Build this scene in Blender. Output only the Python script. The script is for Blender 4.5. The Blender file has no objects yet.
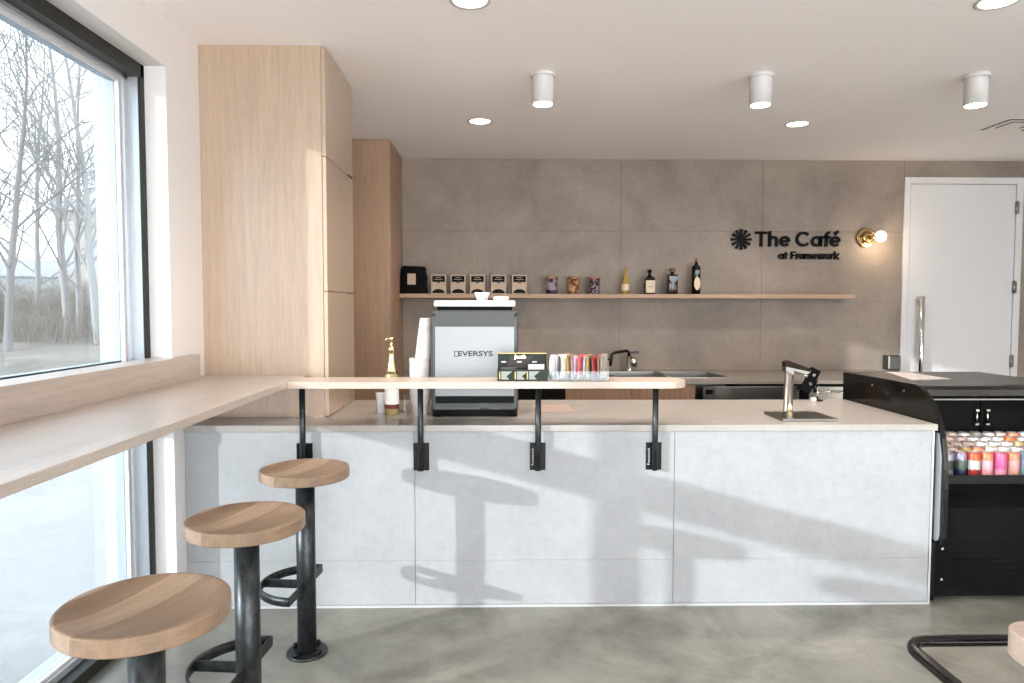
import bpy, bmesh, math, random
from mathutils import Vector, Matrix
random.seed(7)
C = bpy.context.scene.collection
PI = math.pi
sc = bpy.context.scene

# ------------------------------------------------------------------ materials
def mat(name, col=(0.8, 0.8, 0.8), rough=0.5, metal=0.0, spec=0.5, emit=None, estr=0.0, trans=0.0, ior=1.45, coat=0.0):
    m = bpy.data.materials.new(name); m.use_nodes = True
    b = m.node_tree.nodes['Principled BSDF']
    b.inputs['Base Color'].default_value = (*col, 1); b.inputs['Roughness'].default_value = rough
    b.inputs['Metallic'].default_value = metal; b.inputs['Specular IOR Level'].default_value = spec
    b.inputs['Transmission Weight'].default_value = trans; b.inputs['IOR'].default_value = ior
    b.inputs['Coat Weight'].default_value = coat
    if emit: b.inputs['Emission Color'].default_value = (*emit, 1); b.inputs['Emission Strength'].default_value = estr
    return m
def nd(m, t, **kw):
    n = m.node_tree.nodes.new(t)
    for k, v in kw.items(): setattr(n, k, v)
    return n
def lk(m, a, b): m.node_tree.links.new(a, b)
def coords(m, scale=(1, 1, 1), rot=(0, 0, 0), which='Object'):
    tc = nd(m, 'ShaderNodeTexCoord'); mp = nd(m, 'ShaderNodeMapping')
    mp.inputs['Scale'].default_value = scale; mp.inputs['Rotation'].default_value = rot
    lk(m, tc.outputs[which], mp.inputs['Vector']); return mp.outputs['Vector']
def noise(m, vec, scale, detail=4, rough=0.55, dist=0.0):
    n = nd(m, 'ShaderNodeTexNoise'); n.inputs['Scale'].default_value = scale; n.inputs['Detail'].default_value = detail
    n.inputs['Roughness'].default_value = rough; n.inputs['Distortion'].default_value = dist
    lk(m, vec, n.inputs['Vector']); return n.outputs['Fac']
def ramp(m, fac, stops, interp='LINEAR'):
    r = nd(m, 'ShaderNodeValToRGB'); r.color_ramp.interpolation = interp
    e = r.color_ramp.elements
    while len(e) < len(stops): e.new(0.5)
    for i, (p, c) in enumerate(stops): e[i].position = p; e[i].color = (*c, 1)
    lk(m, fac, r.inputs['Fac']); return r.outputs['Color']
def mixc(m, a, b, fac, mode='MIX'):
    x = nd(m, 'ShaderNodeMix', data_type='RGBA', blend_type=mode)
    for s, v in ((6, a), (7, b), (0, fac)):
        if hasattr(v, 'links'): lk(m, v, x.inputs[s])
        elif s == 0: x.inputs[0].default_value = v
        else: x.inputs[s].default_value = (*v, 1)
    return x.outputs[2]
def setc(m, c): lk(m, c, m.node_tree.nodes['Principled BSDF'].inputs['Base Color'])
def bump(m, h, strength=0.1, dist=0.002):
    b = nd(m, 'ShaderNodeBump'); b.inputs['Strength'].default_value = strength; b.inputs['Distance'].default_value = dist
    lk(m, h, b.inputs['Height']); lk(m, b.outputs['Normal'], m.node_tree.nodes['Principled BSDF'].inputs['Normal'])
def shade(c, k): return tuple(min(1, x * k) for x in c)
def wood(name, col, grain='z', rough=0.5, boards=0.0, rotz=0.0, contrast=1.0, spec=0.4, coat=0.0):
    m = mat(name, col, rough, spec=spec, coat=coat); m.node_tree.nodes['Principled BSDF'].inputs['Coat Roughness'].default_value = 0.3
    s = {'z': (14, 14, 0.9), 'y': (14, 0.9, 14), 'x': (0.9, 14, 14)}[grain]
    v = coords(m, s, (0, 0, 0)) if not rotz else None
    if rotz:
        v0 = coords(m, (1, 1, 1), (0, 0, rotz)); mp = nd(m, 'ShaderNodeMapping'); mp.inputs['Scale'].default_value = s
        lk(m, v0, mp.inputs['Vector']); v = mp.outputs['Vector']
    f = noise(m, v, 3.0, 6, 0.6, 0.4); f2 = noise(m, v, 14, 3, 0.6)
    k = 0.13 * contrast
    c = ramp(m, f, [(0.3, shade(col, 1 - k)), (0.7, shade(col, 1 + k))])
    c = mixc(m, c, ramp(m, f2, [(0.35, (0.86, 0.83, 0.8)), (0.6, (1, 1, 1))]), 0.6, 'MULTIPLY')
    if boards:
        sx = nd(m, 'ShaderNodeSeparateXYZ'); lk(m, v0 if rotz else coords(m), sx.inputs[0])
        mt = nd(m, 'ShaderNodeMath', operation='DIVIDE'); lk(m, sx.outputs['Y'], mt.inputs[0]); mt.inputs[1].default_value = boards
        fl = nd(m, 'ShaderNodeMath', operation='FLOOR'); lk(m, mt.outputs[0], fl.inputs[0])
        wn = nd(m, 'ShaderNodeTexWhiteNoise', noise_dimensions='1D'); lk(m, fl.outputs[0], wn.inputs['W'])
        c = mixc(m, c, ramp(m, wn.outputs['Value'], [(0.1, (0.62, 0.56, 0.50)), (0.9, (1.2, 1.2, 1.2))]), 0.95, 'MULTIPLY')
    setc(m, c); bump(m, f2, 0.06, 0.001)
    return m
def concrete(name, col, var=0.12, rough=0.55, scale=2.2, fine=18, spec=0.4):
    m = mat(name, col, rough, spec=spec); v = coords(m)
    a = noise(m, v, scale, 8, 0.62, 0.6); b = noise(m, v, fine, 6, 0.7)
    c = ramp(m, a, [(0.3, shade(col, 1 - var)), (0.7, shade(col, 1 + var))])
    c = mixc(m, c, ramp(m, b, [(0.3, (0.9, 0.9, 0.9)), (0.7, (1.08, 1.08, 1.08))]), 0.7, 'MULTIPLY')
    setc(m, c); bump(m, b, 0.05, 0.001); return m
WOODC = (0.60, 0.445, 0.315)
M = {}
M['wall'] = mat('white_paint', (0.76, 0.735, 0.72), 0.6)
M['ceil'] = mat('ceiling_paint', (0.95, 0.925, 0.92), 0.7)
M['door'] = mat('door_paint', (0.68, 0.67, 0.67), 0.45)
M['maple'] = wood('maple_vertical', (0.46, 0.345, 0.25), 'z', 0.34, contrast=0.8, coat=1.0, spec=0.8)
M['maple_bar'] = wood('maple_bar', (0.44, 0.375, 0.325), 'y', 0.42, contrast=0.7, coat=0.7)
M['maple_ledge'] = wood('maple_ledge', (0.52, 0.43, 0.36), 'x', 0.42, contrast=0.6, coat=0.4)
M['maple_shelf'] = wood('maple_shelf', (0.40, 0.28, 0.19), 'x', 0.5)
M['maple_cab'] = wood('maple_cabinet_dimmed', (0.36, 0.24, 0.16), 'z', 0.5); M['maple_base'] = wood('maple_base_cabinet_dimmed', (0.24, 0.14, 0.085), 'z', 0.5)  # same maple, browned in its colour for the low light at the back
M['oak'] = wood('oak_boards', (0.36, 0.265, 0.195), 'x', 0.40, boards=0.078, rotz=-1.13, contrast=1.3)
M['ply'] = wood('pale_ply_edge', (0.42, 0.32, 0.26), 'x', 0.5, contrast=0.5)
M['tile'] = concrete('dimmed_grey_tile', (0.262, 0.216, 0.177), 0.24, 0.5, 2.0)  # the counter's tile with the back wall's dimness put into its colour
M['tile_c'] = concrete('light_grey_tile', (0.360, 0.368, 0.377), 0.06, 0.5, 2.5, 26)
M['joint'] = mat('tile_joint', (0.11, 0.1, 0.09), 0.9)
M['joint_c'] = mat('light_tile_joint', (0.335, 0.342, 0.35), 0.9)
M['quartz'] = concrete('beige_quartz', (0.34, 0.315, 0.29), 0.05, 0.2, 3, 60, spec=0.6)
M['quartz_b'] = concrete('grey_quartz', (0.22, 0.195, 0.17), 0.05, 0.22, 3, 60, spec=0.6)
M['floor'] = concrete('polished_concrete', (0.205, 0.200, 0.170), 0.34, 0.2, 2.6, 24, spec=0.5)
def _floor():
    m = M['floor']; v = coords(m); a = noise(m, v, 3.2, 8, 0.65, 1.2)
    b = m.node_tree.nodes['Principled BSDF']
    r = nd(m, 'ShaderNodeMapRange'); lk(m, a, r.inputs[0]); r.inputs[3].default_value = 0.12; r.inputs[4].default_value = 0.34
    lk(m, r.outputs[0], b.inputs['Roughness'])
_floor()
M['steel_raw'] = mat('raw_dark_steel', (0.06, 0.065, 0.068), 0.38, 0.75, spec=0.3)
def _raw():
    m = M['steel_raw']; f = noise(m, coords(m, (1, 1, 0.5)), 40, 4, 0.6)
    setc(m, ramp(m, f, [(0.35, (0.030, 0.033, 0.034)), (0.75, (0.075, 0.08, 0.082))]))
_raw()
M['black'] = mat('black_powder_coat', (0.003, 0.0033, 0.0036), 0.4, spec=0.25)
M['black_matte'] = mat('black_matte', (0.0018, 0.0018, 0.002), 0.7, spec=0.15)
M['black_gloss'] = mat('black_gloss', (0.004, 0.0037, 0.0034), 0.15, spec=0.35)
M['cooler_top'] = mat('cooler_top_grey', (0.022, 0.021, 0.017), 0.35)
M['chrome'] = mat('chrome', (0.75, 0.74, 0.72), 0.12, 1.0)
M['stainless'] = mat('stainless', (0.33, 0.315, 0.29), 0.28, 1.0)
M['dark_bronze'] = mat('dark_bronze_panel', (0.014, 0.008, 0.005), 0.5, spec=0.12)
M['stainless_d'] = mat('stainless_dark', (0.15, 0.145, 0.13), 0.32, 1.0)
M['brass'] = mat('brass', (0.42, 0.29, 0.13), 0.2, 1.0)
M['gold'] = mat('gold', (0.85, 0.66, 0.36), 0.18, 1.0)
M['alu'] = mat('aluminium', (0.55, 0.58, 0.61), 0.4, 0.6)
M['alu_lt'] = mat('pale_blue_aluminium', (0.55, 0.60, 0.64), 0.5, 0.1)
M['white'] = mat('white_plastic', (0.62, 0.61, 0.61), 0.35)
M['white_m'] = mat('machine_white', (0.275, 0.29, 0.30), 0.3)
M['grey_m'] = mat('machine_grey', (0.055, 0.058, 0.058), 0.35)
M['grey_d'] = mat('machine_dark', (0.005, 0.008, 0.0085), 0.6, spec=0.15)
M['grey_l'] = mat('machine_mid_grey', (0.055, 0.06, 0.058), 0.5)
M['logo'] = mat('logo_grey', (0.015, 0.018, 0.02), 0.5)
M['paper'] = mat('paper', (0.50, 0.46, 0.45), 0.8)
M['paper_pink'] = mat('pink_paper', (0.33, 0.25, 0.215), 0.8)
M['cup'] = mat('paper_cup', (0.56, 0.53, 0.51), 0.6)
M['frame_dark'] = mat('dark_olive_frame', (0.020, 0.021, 0.017), 0.45, spec=0.3)
M['ext'] = mat('exterior_cladding', (0.62, 0.66, 0.7), 0.7)
M['kraft'] = mat('tan_card', (0.45, 0.36, 0.28), 0.75)
M['ink'] = mat('black_print', (0.002, 0.002, 0.0022), 0.6, spec=0.2)
M['maroon'] = mat('maroon_print', (0.13, 0.02, 0.02), 0.5)
M['lens'] = mat('lamp_lens', (1, 1, 1), 0.4, emit=(1.0, 0.86, 0.70), estr=9.0)
M['bulb'] = mat('bulb_glow', (1, 1, 1), 0.3, emit=(1.0, 0.84, 0.64), estr=1.6)
M['strip'] = mat('led_strip', (0.15, 0.15, 0.15), 0.3, emit=(1.0, 0.95, 0.85), estr=0.12)
def glass(name, tint=(0.94, 0.97, 0.97), refl=0.06):
    m = bpy.data.materials.new(name); m.use_nodes = True; nt = m.node_tree; nt.nodes.clear()
    o = nt.nodes.new('ShaderNodeOutputMaterial'); t = nt.nodes.new('ShaderNodeBsdfTransparent'); g = nt.nodes.new('ShaderNodeBsdfGlossy')
    x = nt.nodes.new('ShaderNodeMixShader'); lw = nt.nodes.new('ShaderNodeLayerWeight'); pw = nt.nodes.new('ShaderNodeMath'); pw.operation = 'POWER'; pw.inputs[1].default_value = 5; lw.inputs['Blend'].default_value = 0.5
    f = nt.nodes.new('ShaderNodeMath'); f.operation = 'MULTIPLY_ADD'; f.inputs[1].default_value = 0.9; f.inputs[2].default_value = 0.03; nt.links.new(lw.outputs['Facing'], pw.inputs[0]); nt.links.new(pw.outputs[0], f.inputs[0])
    t.inputs[0].default_value = (*tint, 1); g.inputs['Roughness'].default_value = 0.0; g.inputs[0].default_value = (0.9, 0.95, 1, 1)
    nt.links.new(f.outputs[0], x.inputs[0]); nt.links.new(t.outputs[0], x.inputs[1]); nt.links.new(g.outputs[0], x.inputs[2])
    nt.links.new(x.outputs[0], o.inputs[0]); return m
M['glass'] = glass('window_glass', (0.50, 0.53, 0.55))
M['acrylic'] = glass('clear_acrylic', (0.97, 0.98, 0.98))

# ------------------------------------------------------------------ mesh helpers
def B(): return bmesh.new()
def box(bm, x0, x1, y0, y1, z0, z1, mi=0, rot=None, piv=None):
    vs = [bm.verts.new(p) for p in ((x0, y0, z0), (x1, y0, z0), (x1, y1, z0), (x0, y1, z0), (x0, y0, z1), (x1, y0, z1), (x1, y1, z1), (x0, y1, z1))]
    fs = [bm.faces.new([vs[i] for i in f]) for f in ((0, 3, 2, 1), (4, 5, 6, 7), (0, 1, 5, 4), (1, 2, 6, 5), (2, 3, 7, 6), (3, 0, 4, 7))]
    for f in fs: f.material_index = mi
    if rot is not None:
        bmesh.ops.transform(bm, matrix=Matrix.Translation(piv) @ rot @ Matrix.Translation(-Vector(piv)), verts=vs)
    return vs
def lathe(bm, prof, cx=0, cy=0, cz=0, n=32, mi=0, cap=True, axis='z'):
    rings = []
    for r, z in prof:
        ring = []
        for k in range(n):
            a = 2 * PI * k / n
            p = (r * math.cos(a), r * math.sin(a), z)
            if axis == 'y': p = (p[0], p[2], p[1])
            if axis == 'x': p = (p[2], p[0], p[1])
            ring.append(bm.verts.new((cx + p[0], cy + p[1], cz + p[2])))
        rings.append(ring)
    mm = mi if isinstance(mi, (list, tuple)) else [mi] * (len(prof) + 1)
    for i in range(len(rings) - 1):
        for k in range(n):
            f = bm.faces.new((rings[i][k], rings[i][(k + 1) % n], rings[i + 1][(k + 1) % n], rings[i + 1][k])); f.smooth = True; f.material_index = mm[i]
    if cap:
        f = bm.faces.new(list(reversed(rings[0]))); f.material_index = mm[0]
        f = bm.faces.new(rings[-1]); f.material_index = mm[len(rings) - 2]
def tube(bm, pts, r, n=10, mi=0, r2=None):
    pts = [Vector(p) for p in pts]; rings = []; N = len(pts); up = None
    for i, p in enumerate(pts):
        d = (pts[min(i + 1, N - 1)] - pts[max(i - 1, 0)]).normalized()
        if up is None:
            up = d.cross(Vector((0, 0, 1)));  up = up if up.length > 0.05 else d.cross(Vector((1, 0, 0)))
            up.normalize()
        up = (up - d * up.dot(d)); up.normalize() if up.length > 1e-6 else None
        w = d.cross(up); rr = r if r2 is None else r + (r2 - r) * i / max(1, N - 1)
        rings.append([bm.verts.new(p + (up * math.cos(2 * PI * k / n) + w * math.sin(2 * PI * k / n)) * rr) for k in range(n)])
    for i in range(N - 1):
        for k in range(n):
            f = bm.faces.new((rings[i][k], rings[i][(k + 1) % n], rings[i + 1][(k + 1) % n], rings[i + 1][k])); f.smooth = True; f.material_index = mi
    for R_ in (rings[0], rings[-1]):
        f = bm.faces.new(R_); f.material_index = mi
def prism(bm, pts, axis, a0, a1, mi=0):
    """polygon pts (two coords) extruded along axis from a0 to a1; 'x': pts=(y,z) 'y': pts=(x,z) 'z': pts=(x,y)"""
    def mk(p, a): return {'x': (a, p[0], p[1]), 'y': (p[0], a, p[1]), 'z': (p[0], p[1], a)}[axis]
    A = [bm.verts.new(mk(p, a0)) for p in pts]; D = [bm.verts.new(mk(p, a1)) for p in pts]
    n = len(pts); fs = [bm.faces.new(A), bm.faces.new(list(reversed(D)))]
    for i in range(n): fs.append(bm.faces.new((A[i], A[(i + 1) % n], D[(i + 1) % n], D[i])))
    for f in fs: f.material_index = mi
    bmesh.ops.recalc_face_normals(bm, faces=fs)
def obj(name, bm, mats, parent=None, bevel=0.0, seg=2, loc=None, recalc=True):
    if recalc: bmesh.ops.recalc_face_normals(bm, faces=bm.faces[:])
    me = bpy.data.meshes.new(name); bm.to_mesh(me); bm.free()
    for m in (mats if isinstance(mats, (list, tuple)) else [mats]): me.materials.append(M[m] if isinstance(m, str) else m)
    o = bpy.data.objects.new(name, me); C.objects.link(o)
    if parent: o.parent = parent
    if loc: o.location = loc
    if bevel:
        md = o.modifiers.new('bevel', 'BEVEL'); md.width = bevel; md.segments = seg; md.limit_method = 'ANGLE'; md.angle_limit = 0.7
        md.harden_normals = False
    return o
def thing(name, label, cat, loc=(0, 0, 0), rotz=0.0, group=None):
    o = bpy.data.objects.new(name, None); C.objects.link(o); o.location = loc; o.rotation_euler = (0, 0, rotz); o.empty_display_size = 0.05
    return tag(o, label, cat, group)
def tag(o, label, cat, group=None, kind=None):
    o['label'] = label; o['category'] = cat
    if group: o['group'] = group
    if kind: o['kind'] = kind
    return o
def struct(o, label=None, cat=None):
    o['kind'] = 'structure'
    if label: o['label'] = label
    if cat: o['category'] = cat
    return o
def dup(root, loc=None, rotz=None, label=None):
    r = root.copy(); C.objects.link(r)
    if loc is not None: r.location = loc
    if rotz is not None: r.rotation_euler = (0, 0, rotz)
    if label: r['label'] = label
    for ch in list(root.children):
        c = ch.copy(); C.objects.link(c); c.parent = r
        for g in list(ch.children):
            d = g.copy(); C.objects.link(d); d.parent = c
    return r
def text_bm(s, size, depth=0.0005, align='CENTER', bold=0.0, sx=1.0):
    cu = bpy.data.curves.new('t', 'FONT'); cu.body = s; cu.size = size; cu.extrude = depth; cu.align_x = align; cu.align_y = 'CENTER'; cu.offset = bold
    o = bpy.data.objects.new('t', cu); C.objects.link(o); bpy.context.view_layer.update()
    me = bpy.data.meshes.new_from_object(o.evaluated_get(bpy.context.evaluated_depsgraph_get()))
    bpy.data.objects.remove(o); bpy.data.curves.remove(cu)
    bm = bmesh.new(); bm.from_mesh(me); bpy.data.meshes.remove(me)
    for v in bm.verts: v.co.x *= sx
    return bm
def text_on(name, s, size, loc, mt, parent, rot=(PI / 2, 0, 0), sx=1.0, bold=0.0, depth=0.0005):
    bm = text_bm(s, size, depth, sx=sx, bold=bold)
    from mathutils import Euler
    bmesh.ops.transform(bm, matrix=Matrix.Translation(loc) @ Euler(rot).to_matrix().to_4x4(), verts=bm.verts[:])
    return obj(name, bm, mt, parent)

# ------------------------------------------------------------------ key dimensions (metres)
XL, ZC, YB, XR, YS = -1.4385, 2.646, 6.0, 5.2, -3.0
XO = -1.73
WY1 = 3.11            # right-hand jamb of the window
ZH = 2.432            # window head
# ------------------------------------------------------------------ room shell
b = B(); box(b, XL - 0.3, XR + 0.1, YS, YB + 0.1, -0.12, 0); struct(obj('floor', b, 'floor'))
b = B(); box(b, XL - 0.29, XR + 0.1, YS, YB + 0.1, ZC, ZC + 0.15); struct(obj('ceiling', b, 'ceil'))
b = B()
box(b, XO + 0.02, XL, WY1, YB, 0, ZC)                 # pier beyond the window
box(b, XO + 0.02, XL, YS, WY1, ZH, ZC)                # head
box(b, XO + 0.02, XL, YS, YS + 0.25, 0, ZH)
struct(obj('wall_left', b, 'wall'))
b = B()
box(b, XO - 0.02, XO + 0.02, WY1, YB + 0.1, -0.1, ZC + 0.15); box(b, XO - 0.02, XO + 0.02, YS, WY1, ZH, ZC + 0.15)
struct(obj('wall_exterior', b, 'ext'))
# back wall of large tiles, door opening cut out
XS = [-1.44, -0.176, 1.038, 2.254, 3.466]; ZS = [0, 0.24, 0.84, 1.44, 2.04, ZC]
b = B(); g = 0.0012
box(b, XL, XR, YB + 0.012, YB + 0.1, 0, ZC, 1)
def tiles(bm, xs, zs, y0, y1):
    for i in range(len(xs) - 1):
        for j in range(len(zs) - 1):
            box(bm, xs[i] + g, xs[i + 1] - g, y0, y1, zs[j] + g, zs[j + 1] - g, 0)
tiles(b, XS, ZS, YB, YB + 0.013)
tiles(b, [3.466, 4.50], [2.506, ZC], YB, YB + 0.013); tiles(b, [4.50, 5.2], ZS, YB, YB + 0.013)
struct(obj('wall_back', b, ['tile', 'joint']))
b = B(); box(b, XR, XR + 0.1, YS, YB, 0, ZC); struct(obj('wall_right', b, 'wall'))
b = B(); box(b, XL, XR, YS - 0.1, YS, ZH, ZC); box(b, XL, XL + 0.4, YS - 0.1, YS, 0, ZH); box(b, XR - 0.4, XR, YS - 0.1, YS, 0, ZH); box(b, 1.7, 2.0, YS - 0.1, YS, 0, ZH)
struct(obj('wall_front', b, 'wall'))

# ------------------------------------------------------------------ left window
wn = bpy.data.objects.new('window_1', None); C.objects.link(wn); struct(wn)
wn.location = (-1.58, 1.8, 0)
def wpart(name, bm, mt, bevel=0):
    o = obj(name, bm, mt, None, bevel); o.parent = wn; o.matrix_parent_inverse = Matrix.Translation((1.58, -1.8, 0)); return o
bays = [(1.82, WY1), (0.52, 1.76), (-0.78, 0.46), (-2.08, -0.84)]
b = B()                                                   # dark outer frame
for y0, y1 in ((3.078, WY1), (1.76, 1.82), (0.46, 0.52), (-0.84, -0.78), (-2.75, -2.70)):
    box(b, -1.542, -1.53, y0, y1, 0, ZH)
box(b, -1.585, -1.53, -2.75, WY1, 2.375, ZH); box(b, -1.585, -1.53, -2.75, WY1, 0, 0.05)
wpart('window_frame', b, 'frame_dark', 0.002)
b = B()                                                   # lighter sash behind it
for y0, y1 in ((3.045, WY1), (1.745, 1.835), (0.445, 0.535), (-0.855, -0.765)):
    box(b, -1.612, -1.586, y0, y1, 0, ZH)
    box(b, -1.586, -1.5421, max(y0, y0 + 0.03) , y1, 0, ZH)
box(b, -1.612, -1.586, -2.7, WY1, 2.36, ZH); box(b, -1.612, -1.586, -2.7, WY1, 0, 0.075)
wpart('window_sash', b, 'alu')
b = B()                                                   # bright spacer line around the pane
for y0, y1 in ((3.032, 3.044), (1.836, 1.846)): box(b, -1.618, -1.600, y0, y1, 0.085, 2.35)
box(b, -1.618, -1.600, 1.836, 3.044, 2.347, 2.359); box(b, -1.618, -1.600, 1.836, 3.044, 0.076, 0.086)
wpart('window_bead', b, 'white')
b = B()                                                   # outer frame and sill
for y0, y1 in ((3.035, WY1), (1.75, 1.83), (0.45, 0.53), (-0.85, -0.77)): box(b, -1.66, -1.6215, y0, y1, 0, ZH)
box(b, -1.66, -1.6215, -2.7, WY1, 2.352, ZH); box(b, -1.68, -1.6215, -2.7, WY1, 0, 0.084)
box(b, -1.66, -1.622, -2.7, WY1, 1.07, 1.165)
wpart('window_outer_frame', b, 'alu_lt')
b = B()
box(b, -1.621, -1.619, -2.7, WY1, 0, ZH)
wpart('window_glass', b, 'glass')
b = B(); box(b, XO - 0.02, -1.66, WY1 - 0.002, WY1, -0.1, ZH); box(b, XO - 0.02, -1.66, -2.7, WY1, ZH - 0.03, ZH)
wpart('window_outer_trim', b, 'ext')
# black support bracket on the jamb below the bar
b = B(); box(b, -1.528, -1.512, 3.05, 3.108, 0.83, 1.032); box(b, -1.512, -1.468, 3.092, 3.108, 0.83, 1.032); box(b, -1.50, -1.44, 3.07, 3.108, 1.014, 1.032)
tag(obj('bar_bracket', b, 'black', None, 0.002), 'black steel angle bracket on the window jamb under the window bar', 'bracket')

# ------------------------------------------------------------------ window bar, curb, ledge
ZT, TH = 1.062, 0.027
b = B(); box(b, -1.528, -0.9395, -2.6, WY1 - 0.002, ZT - TH, ZT); box(b, XL + 0.002, -0.9395, WY1 - 0.0021, 3.443, ZT - TH, ZT)
bmesh.ops.remove_doubles(b, verts=b.verts[:], dist=1e-6)
tag(obj('window_bar', b, 'maple_bar', None, 0.0015), 'long pale wooden bar top running along the big window', 'counter')
b = B(); box(b, -1.528, -1.40, -2.6, WY1 - 0.002, ZT, 1.172); box(b, XL + 0.002, -1.40, WY1 - 0.0021, 3.31, ZT, 1.172)
tag(obj('window_curb', b, 'maple_bar', None, 0.0015), 'raised pale wooden curb board between the bar top and the window glass', 'board')
b = B()
pts = [(-0.9385, 3.118)]
for k in range(0, 13):
    a = -PI / 2 + PI * k / 12
    pts.append((0.770 + 0.092 * math.cos(a), 3.228 + 0.11 * math.sin(a)))
pts += [(-0.9385, 3.338)]
prism(b, pts, 'z', ZT - 0.030, ZT)
tag(obj('serving_ledge', b, 'maple_ledge', None, 0.0015), 'narrow pale wooden ledge with a rounded end raised above the counter', 'ledge')
br = thing('ledge_bracket', 'x', 'bracket', (-0.89, 3.171, 0.645), group='steel rods carrying the ledge')
b = B(); box(b, -0.036, 0.036, 0.031, 0.0395, 0, 0.127); obj('plate', b, 'black', br, 0.001)
b = B(); tube(b, [(0, 0.006, 0.004), (0, 0.006, 0.384)], 0.0135, 16); obj('rod', b, 'steel_raw', br)
b = B(); lathe(b, [(0.038, 0), (0.038, 0.0028)], 0, 0.006, 0.384, 20); obj('flange', b, 'black', br)
b = B(); box(b, -0.009, 0.009, 0.015, 0.0315, 0.006, 0.12); obj('weld', b, 'black', br)
bl = ['black steel rod and plate holding the ledge, directly above the farthest stool',
      'black steel rod and plate holding the ledge, in front of the stacked cups',
      'black steel rod and plate holding the ledge, below the dark green display box',
      'black steel rod and plate holding the ledge near its rounded end']
brs = [br]
for i, x in enumerate((-0.890, -0.356, 0.180, 0.717)):
    o = br if i == 0 else dup(br)
    o.location.x = x; o['label'] = bl[i]
    if i: brs.append(o)
for o in (brs[2], brs[3]):
    text_on('lettering', 'Framework', 0.017, (-0.0235, 0.0305, 0.062), 'white', o, rot=(PI / 2, -PI / 2, 0))

# ------------------------------------------------------------------ front counter
CT = 0.854
b = B()
box(b, -1.437, 2.022, 3.222, 4.05, 0, CT - 0.030, 1)
for x0, x1 in ((-1.437, -0.387), (-0.387, 0.816), (0.816, 2.022)):
    for z0, z1 in ((0.012, 0.22), (0.22, CT - 0.031)):
        box(b, x0 + g, x1 - g, 3.211, 3.223, z0 + 0.0004, z1 - 0.0004, 0)
M['base_grey'] = mat('pale_base_strip', (0.46, 0.47, 0.48), 0.6)
cb = obj('service_counter', b, ['tile_c', 'joint_c'])
tag(cb, 'long service counter with a pale grey tiled front in sun and shadow', 'counter')
b = B(); box(b, 2.022, 2.030, 3.206, 4.05, 0, CT - 0.031); box(b, 2.0235, 2.031, 3.2055, 3.2105, 0.0, CT - 0.031); obj('end_trim', b, 'alu', cb)
b = B(); box(b, -1.437, 2.022, 3.203, 3.2108, 0, 0.011); obj('base_strip', b, 'base_grey', cb)
b = B(); box(b, -1.437, 2.042, 3.200, 4.075, CT - 0.030, CT)
tag(obj('countertop', b, 'quartz', None, 0.0015), 'beige grey stone worktop of the front service counter', 'worktop')

# ------------------------------------------------------------------ tall maple cupboards
tc = thing('tall_cupboard', 'tall pale maple cupboard on the counter beside the window', 'cupboard', (-1.137, 3.447, CT))
def lp(o, parent): o.parent = parent; o.matrix_parent_inverse = Matrix.Translation(-Vector(parent.location)); return o
b = B(); box(b, XL + 0.001, -0.856, 3.447, 4.07, CT + 0.0005, ZC - 0.001); lp(obj('carcass', b, 'maple'), tc)
for k, (z0, z1) in enumerate(((CT + 0.004, 1.470), (1.474, 2.121), (2.125, ZC - 0.004))):
    b = B(); box(b, -0.855, -0.836, 3.450, 4.069, z0, z1); d = lp(obj('door', b, 'maple', None, 0.001), tc)
    if k < 2:
        b = B(); box(b, -0.850, -0.826, 3.93, 4.03, z1 - 0.0005, z1 + 0.0025)
        h = obj('edge_pull', b, 'black'); h.parent = d; h.matrix_parent_inverse = Matrix.Translation(-Vector(tc.location)) @ Matrix.Identity(4)
        h.matrix_parent_inverse = Matrix.Identity(4)
t2 = thing('tall_pantry', 'tall maple pantry cabinet standing at the end of the wall shelf', 'cabinet', (-1.12, 5.33, 0))
b = B(); box(b, XL + 0.001, -0.816, 5.352, YB - 0.001, 0.0, ZC - 0.001); lp(obj('carcass', b, 'maple_cab'), t2)
b = B(); box(b, XL + 0.003, -0.818, 5.330, 5.351, 0.08, ZC - 0.004); lp(obj('door', b, 'maple_cab', None, 0.001), t2)

# ------------------------------------------------------------------ wall shelf
b = B(); box(b, -0.8155, 2.958, 5.78, YB - 0.0005, 1.467, 1.502)
tag(obj('wall_shelf', b, 'maple_shelf', None, 0.001), 'long thin wooden shelf on the grey tiled wall', 'shelf')

# ------------------------------------------------------------------ back run
BT = 0.854
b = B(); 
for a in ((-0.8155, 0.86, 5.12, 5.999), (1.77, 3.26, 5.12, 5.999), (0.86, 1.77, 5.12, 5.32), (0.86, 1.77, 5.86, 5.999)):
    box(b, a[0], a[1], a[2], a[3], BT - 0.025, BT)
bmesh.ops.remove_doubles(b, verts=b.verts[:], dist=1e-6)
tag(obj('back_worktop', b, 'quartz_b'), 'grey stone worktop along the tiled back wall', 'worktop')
def cabinet(name, x0, x1, label, doors, m='maple_base', cat='cabinet'):
    t = thing(name, label, cat, ((x0 + x1) / 2, 5.14, 0))
    b = B(); box(b, x0 + .001, x1 - .001, 5.16, 5.99, 0.0, BT - 0.0255); 
    lp(obj('carcass', b, 'black_matte' if m is None else m), t)
    for d0, d1 in doors:
        b = B(); box(b, d0 + .0015, d1 - .0015, 5.14, 5.159, 0.09, BT - 0.032); lp(obj('door', b, m or 'black_gloss', None, 0.001), t)
    return t
cabinet('undercounter_fridge', -0.10, 0.49, 'black glass-fronted undercounter unit behind the coffee machine', [(-0.10, 0.49)], None, 'fridge')
cabinet('base_cabinet', -0.815, -0.10, 'wooden base cabinet behind the syrup bottle', [(-0.815, -0.46), (-0.46, -0.10)])
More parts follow.
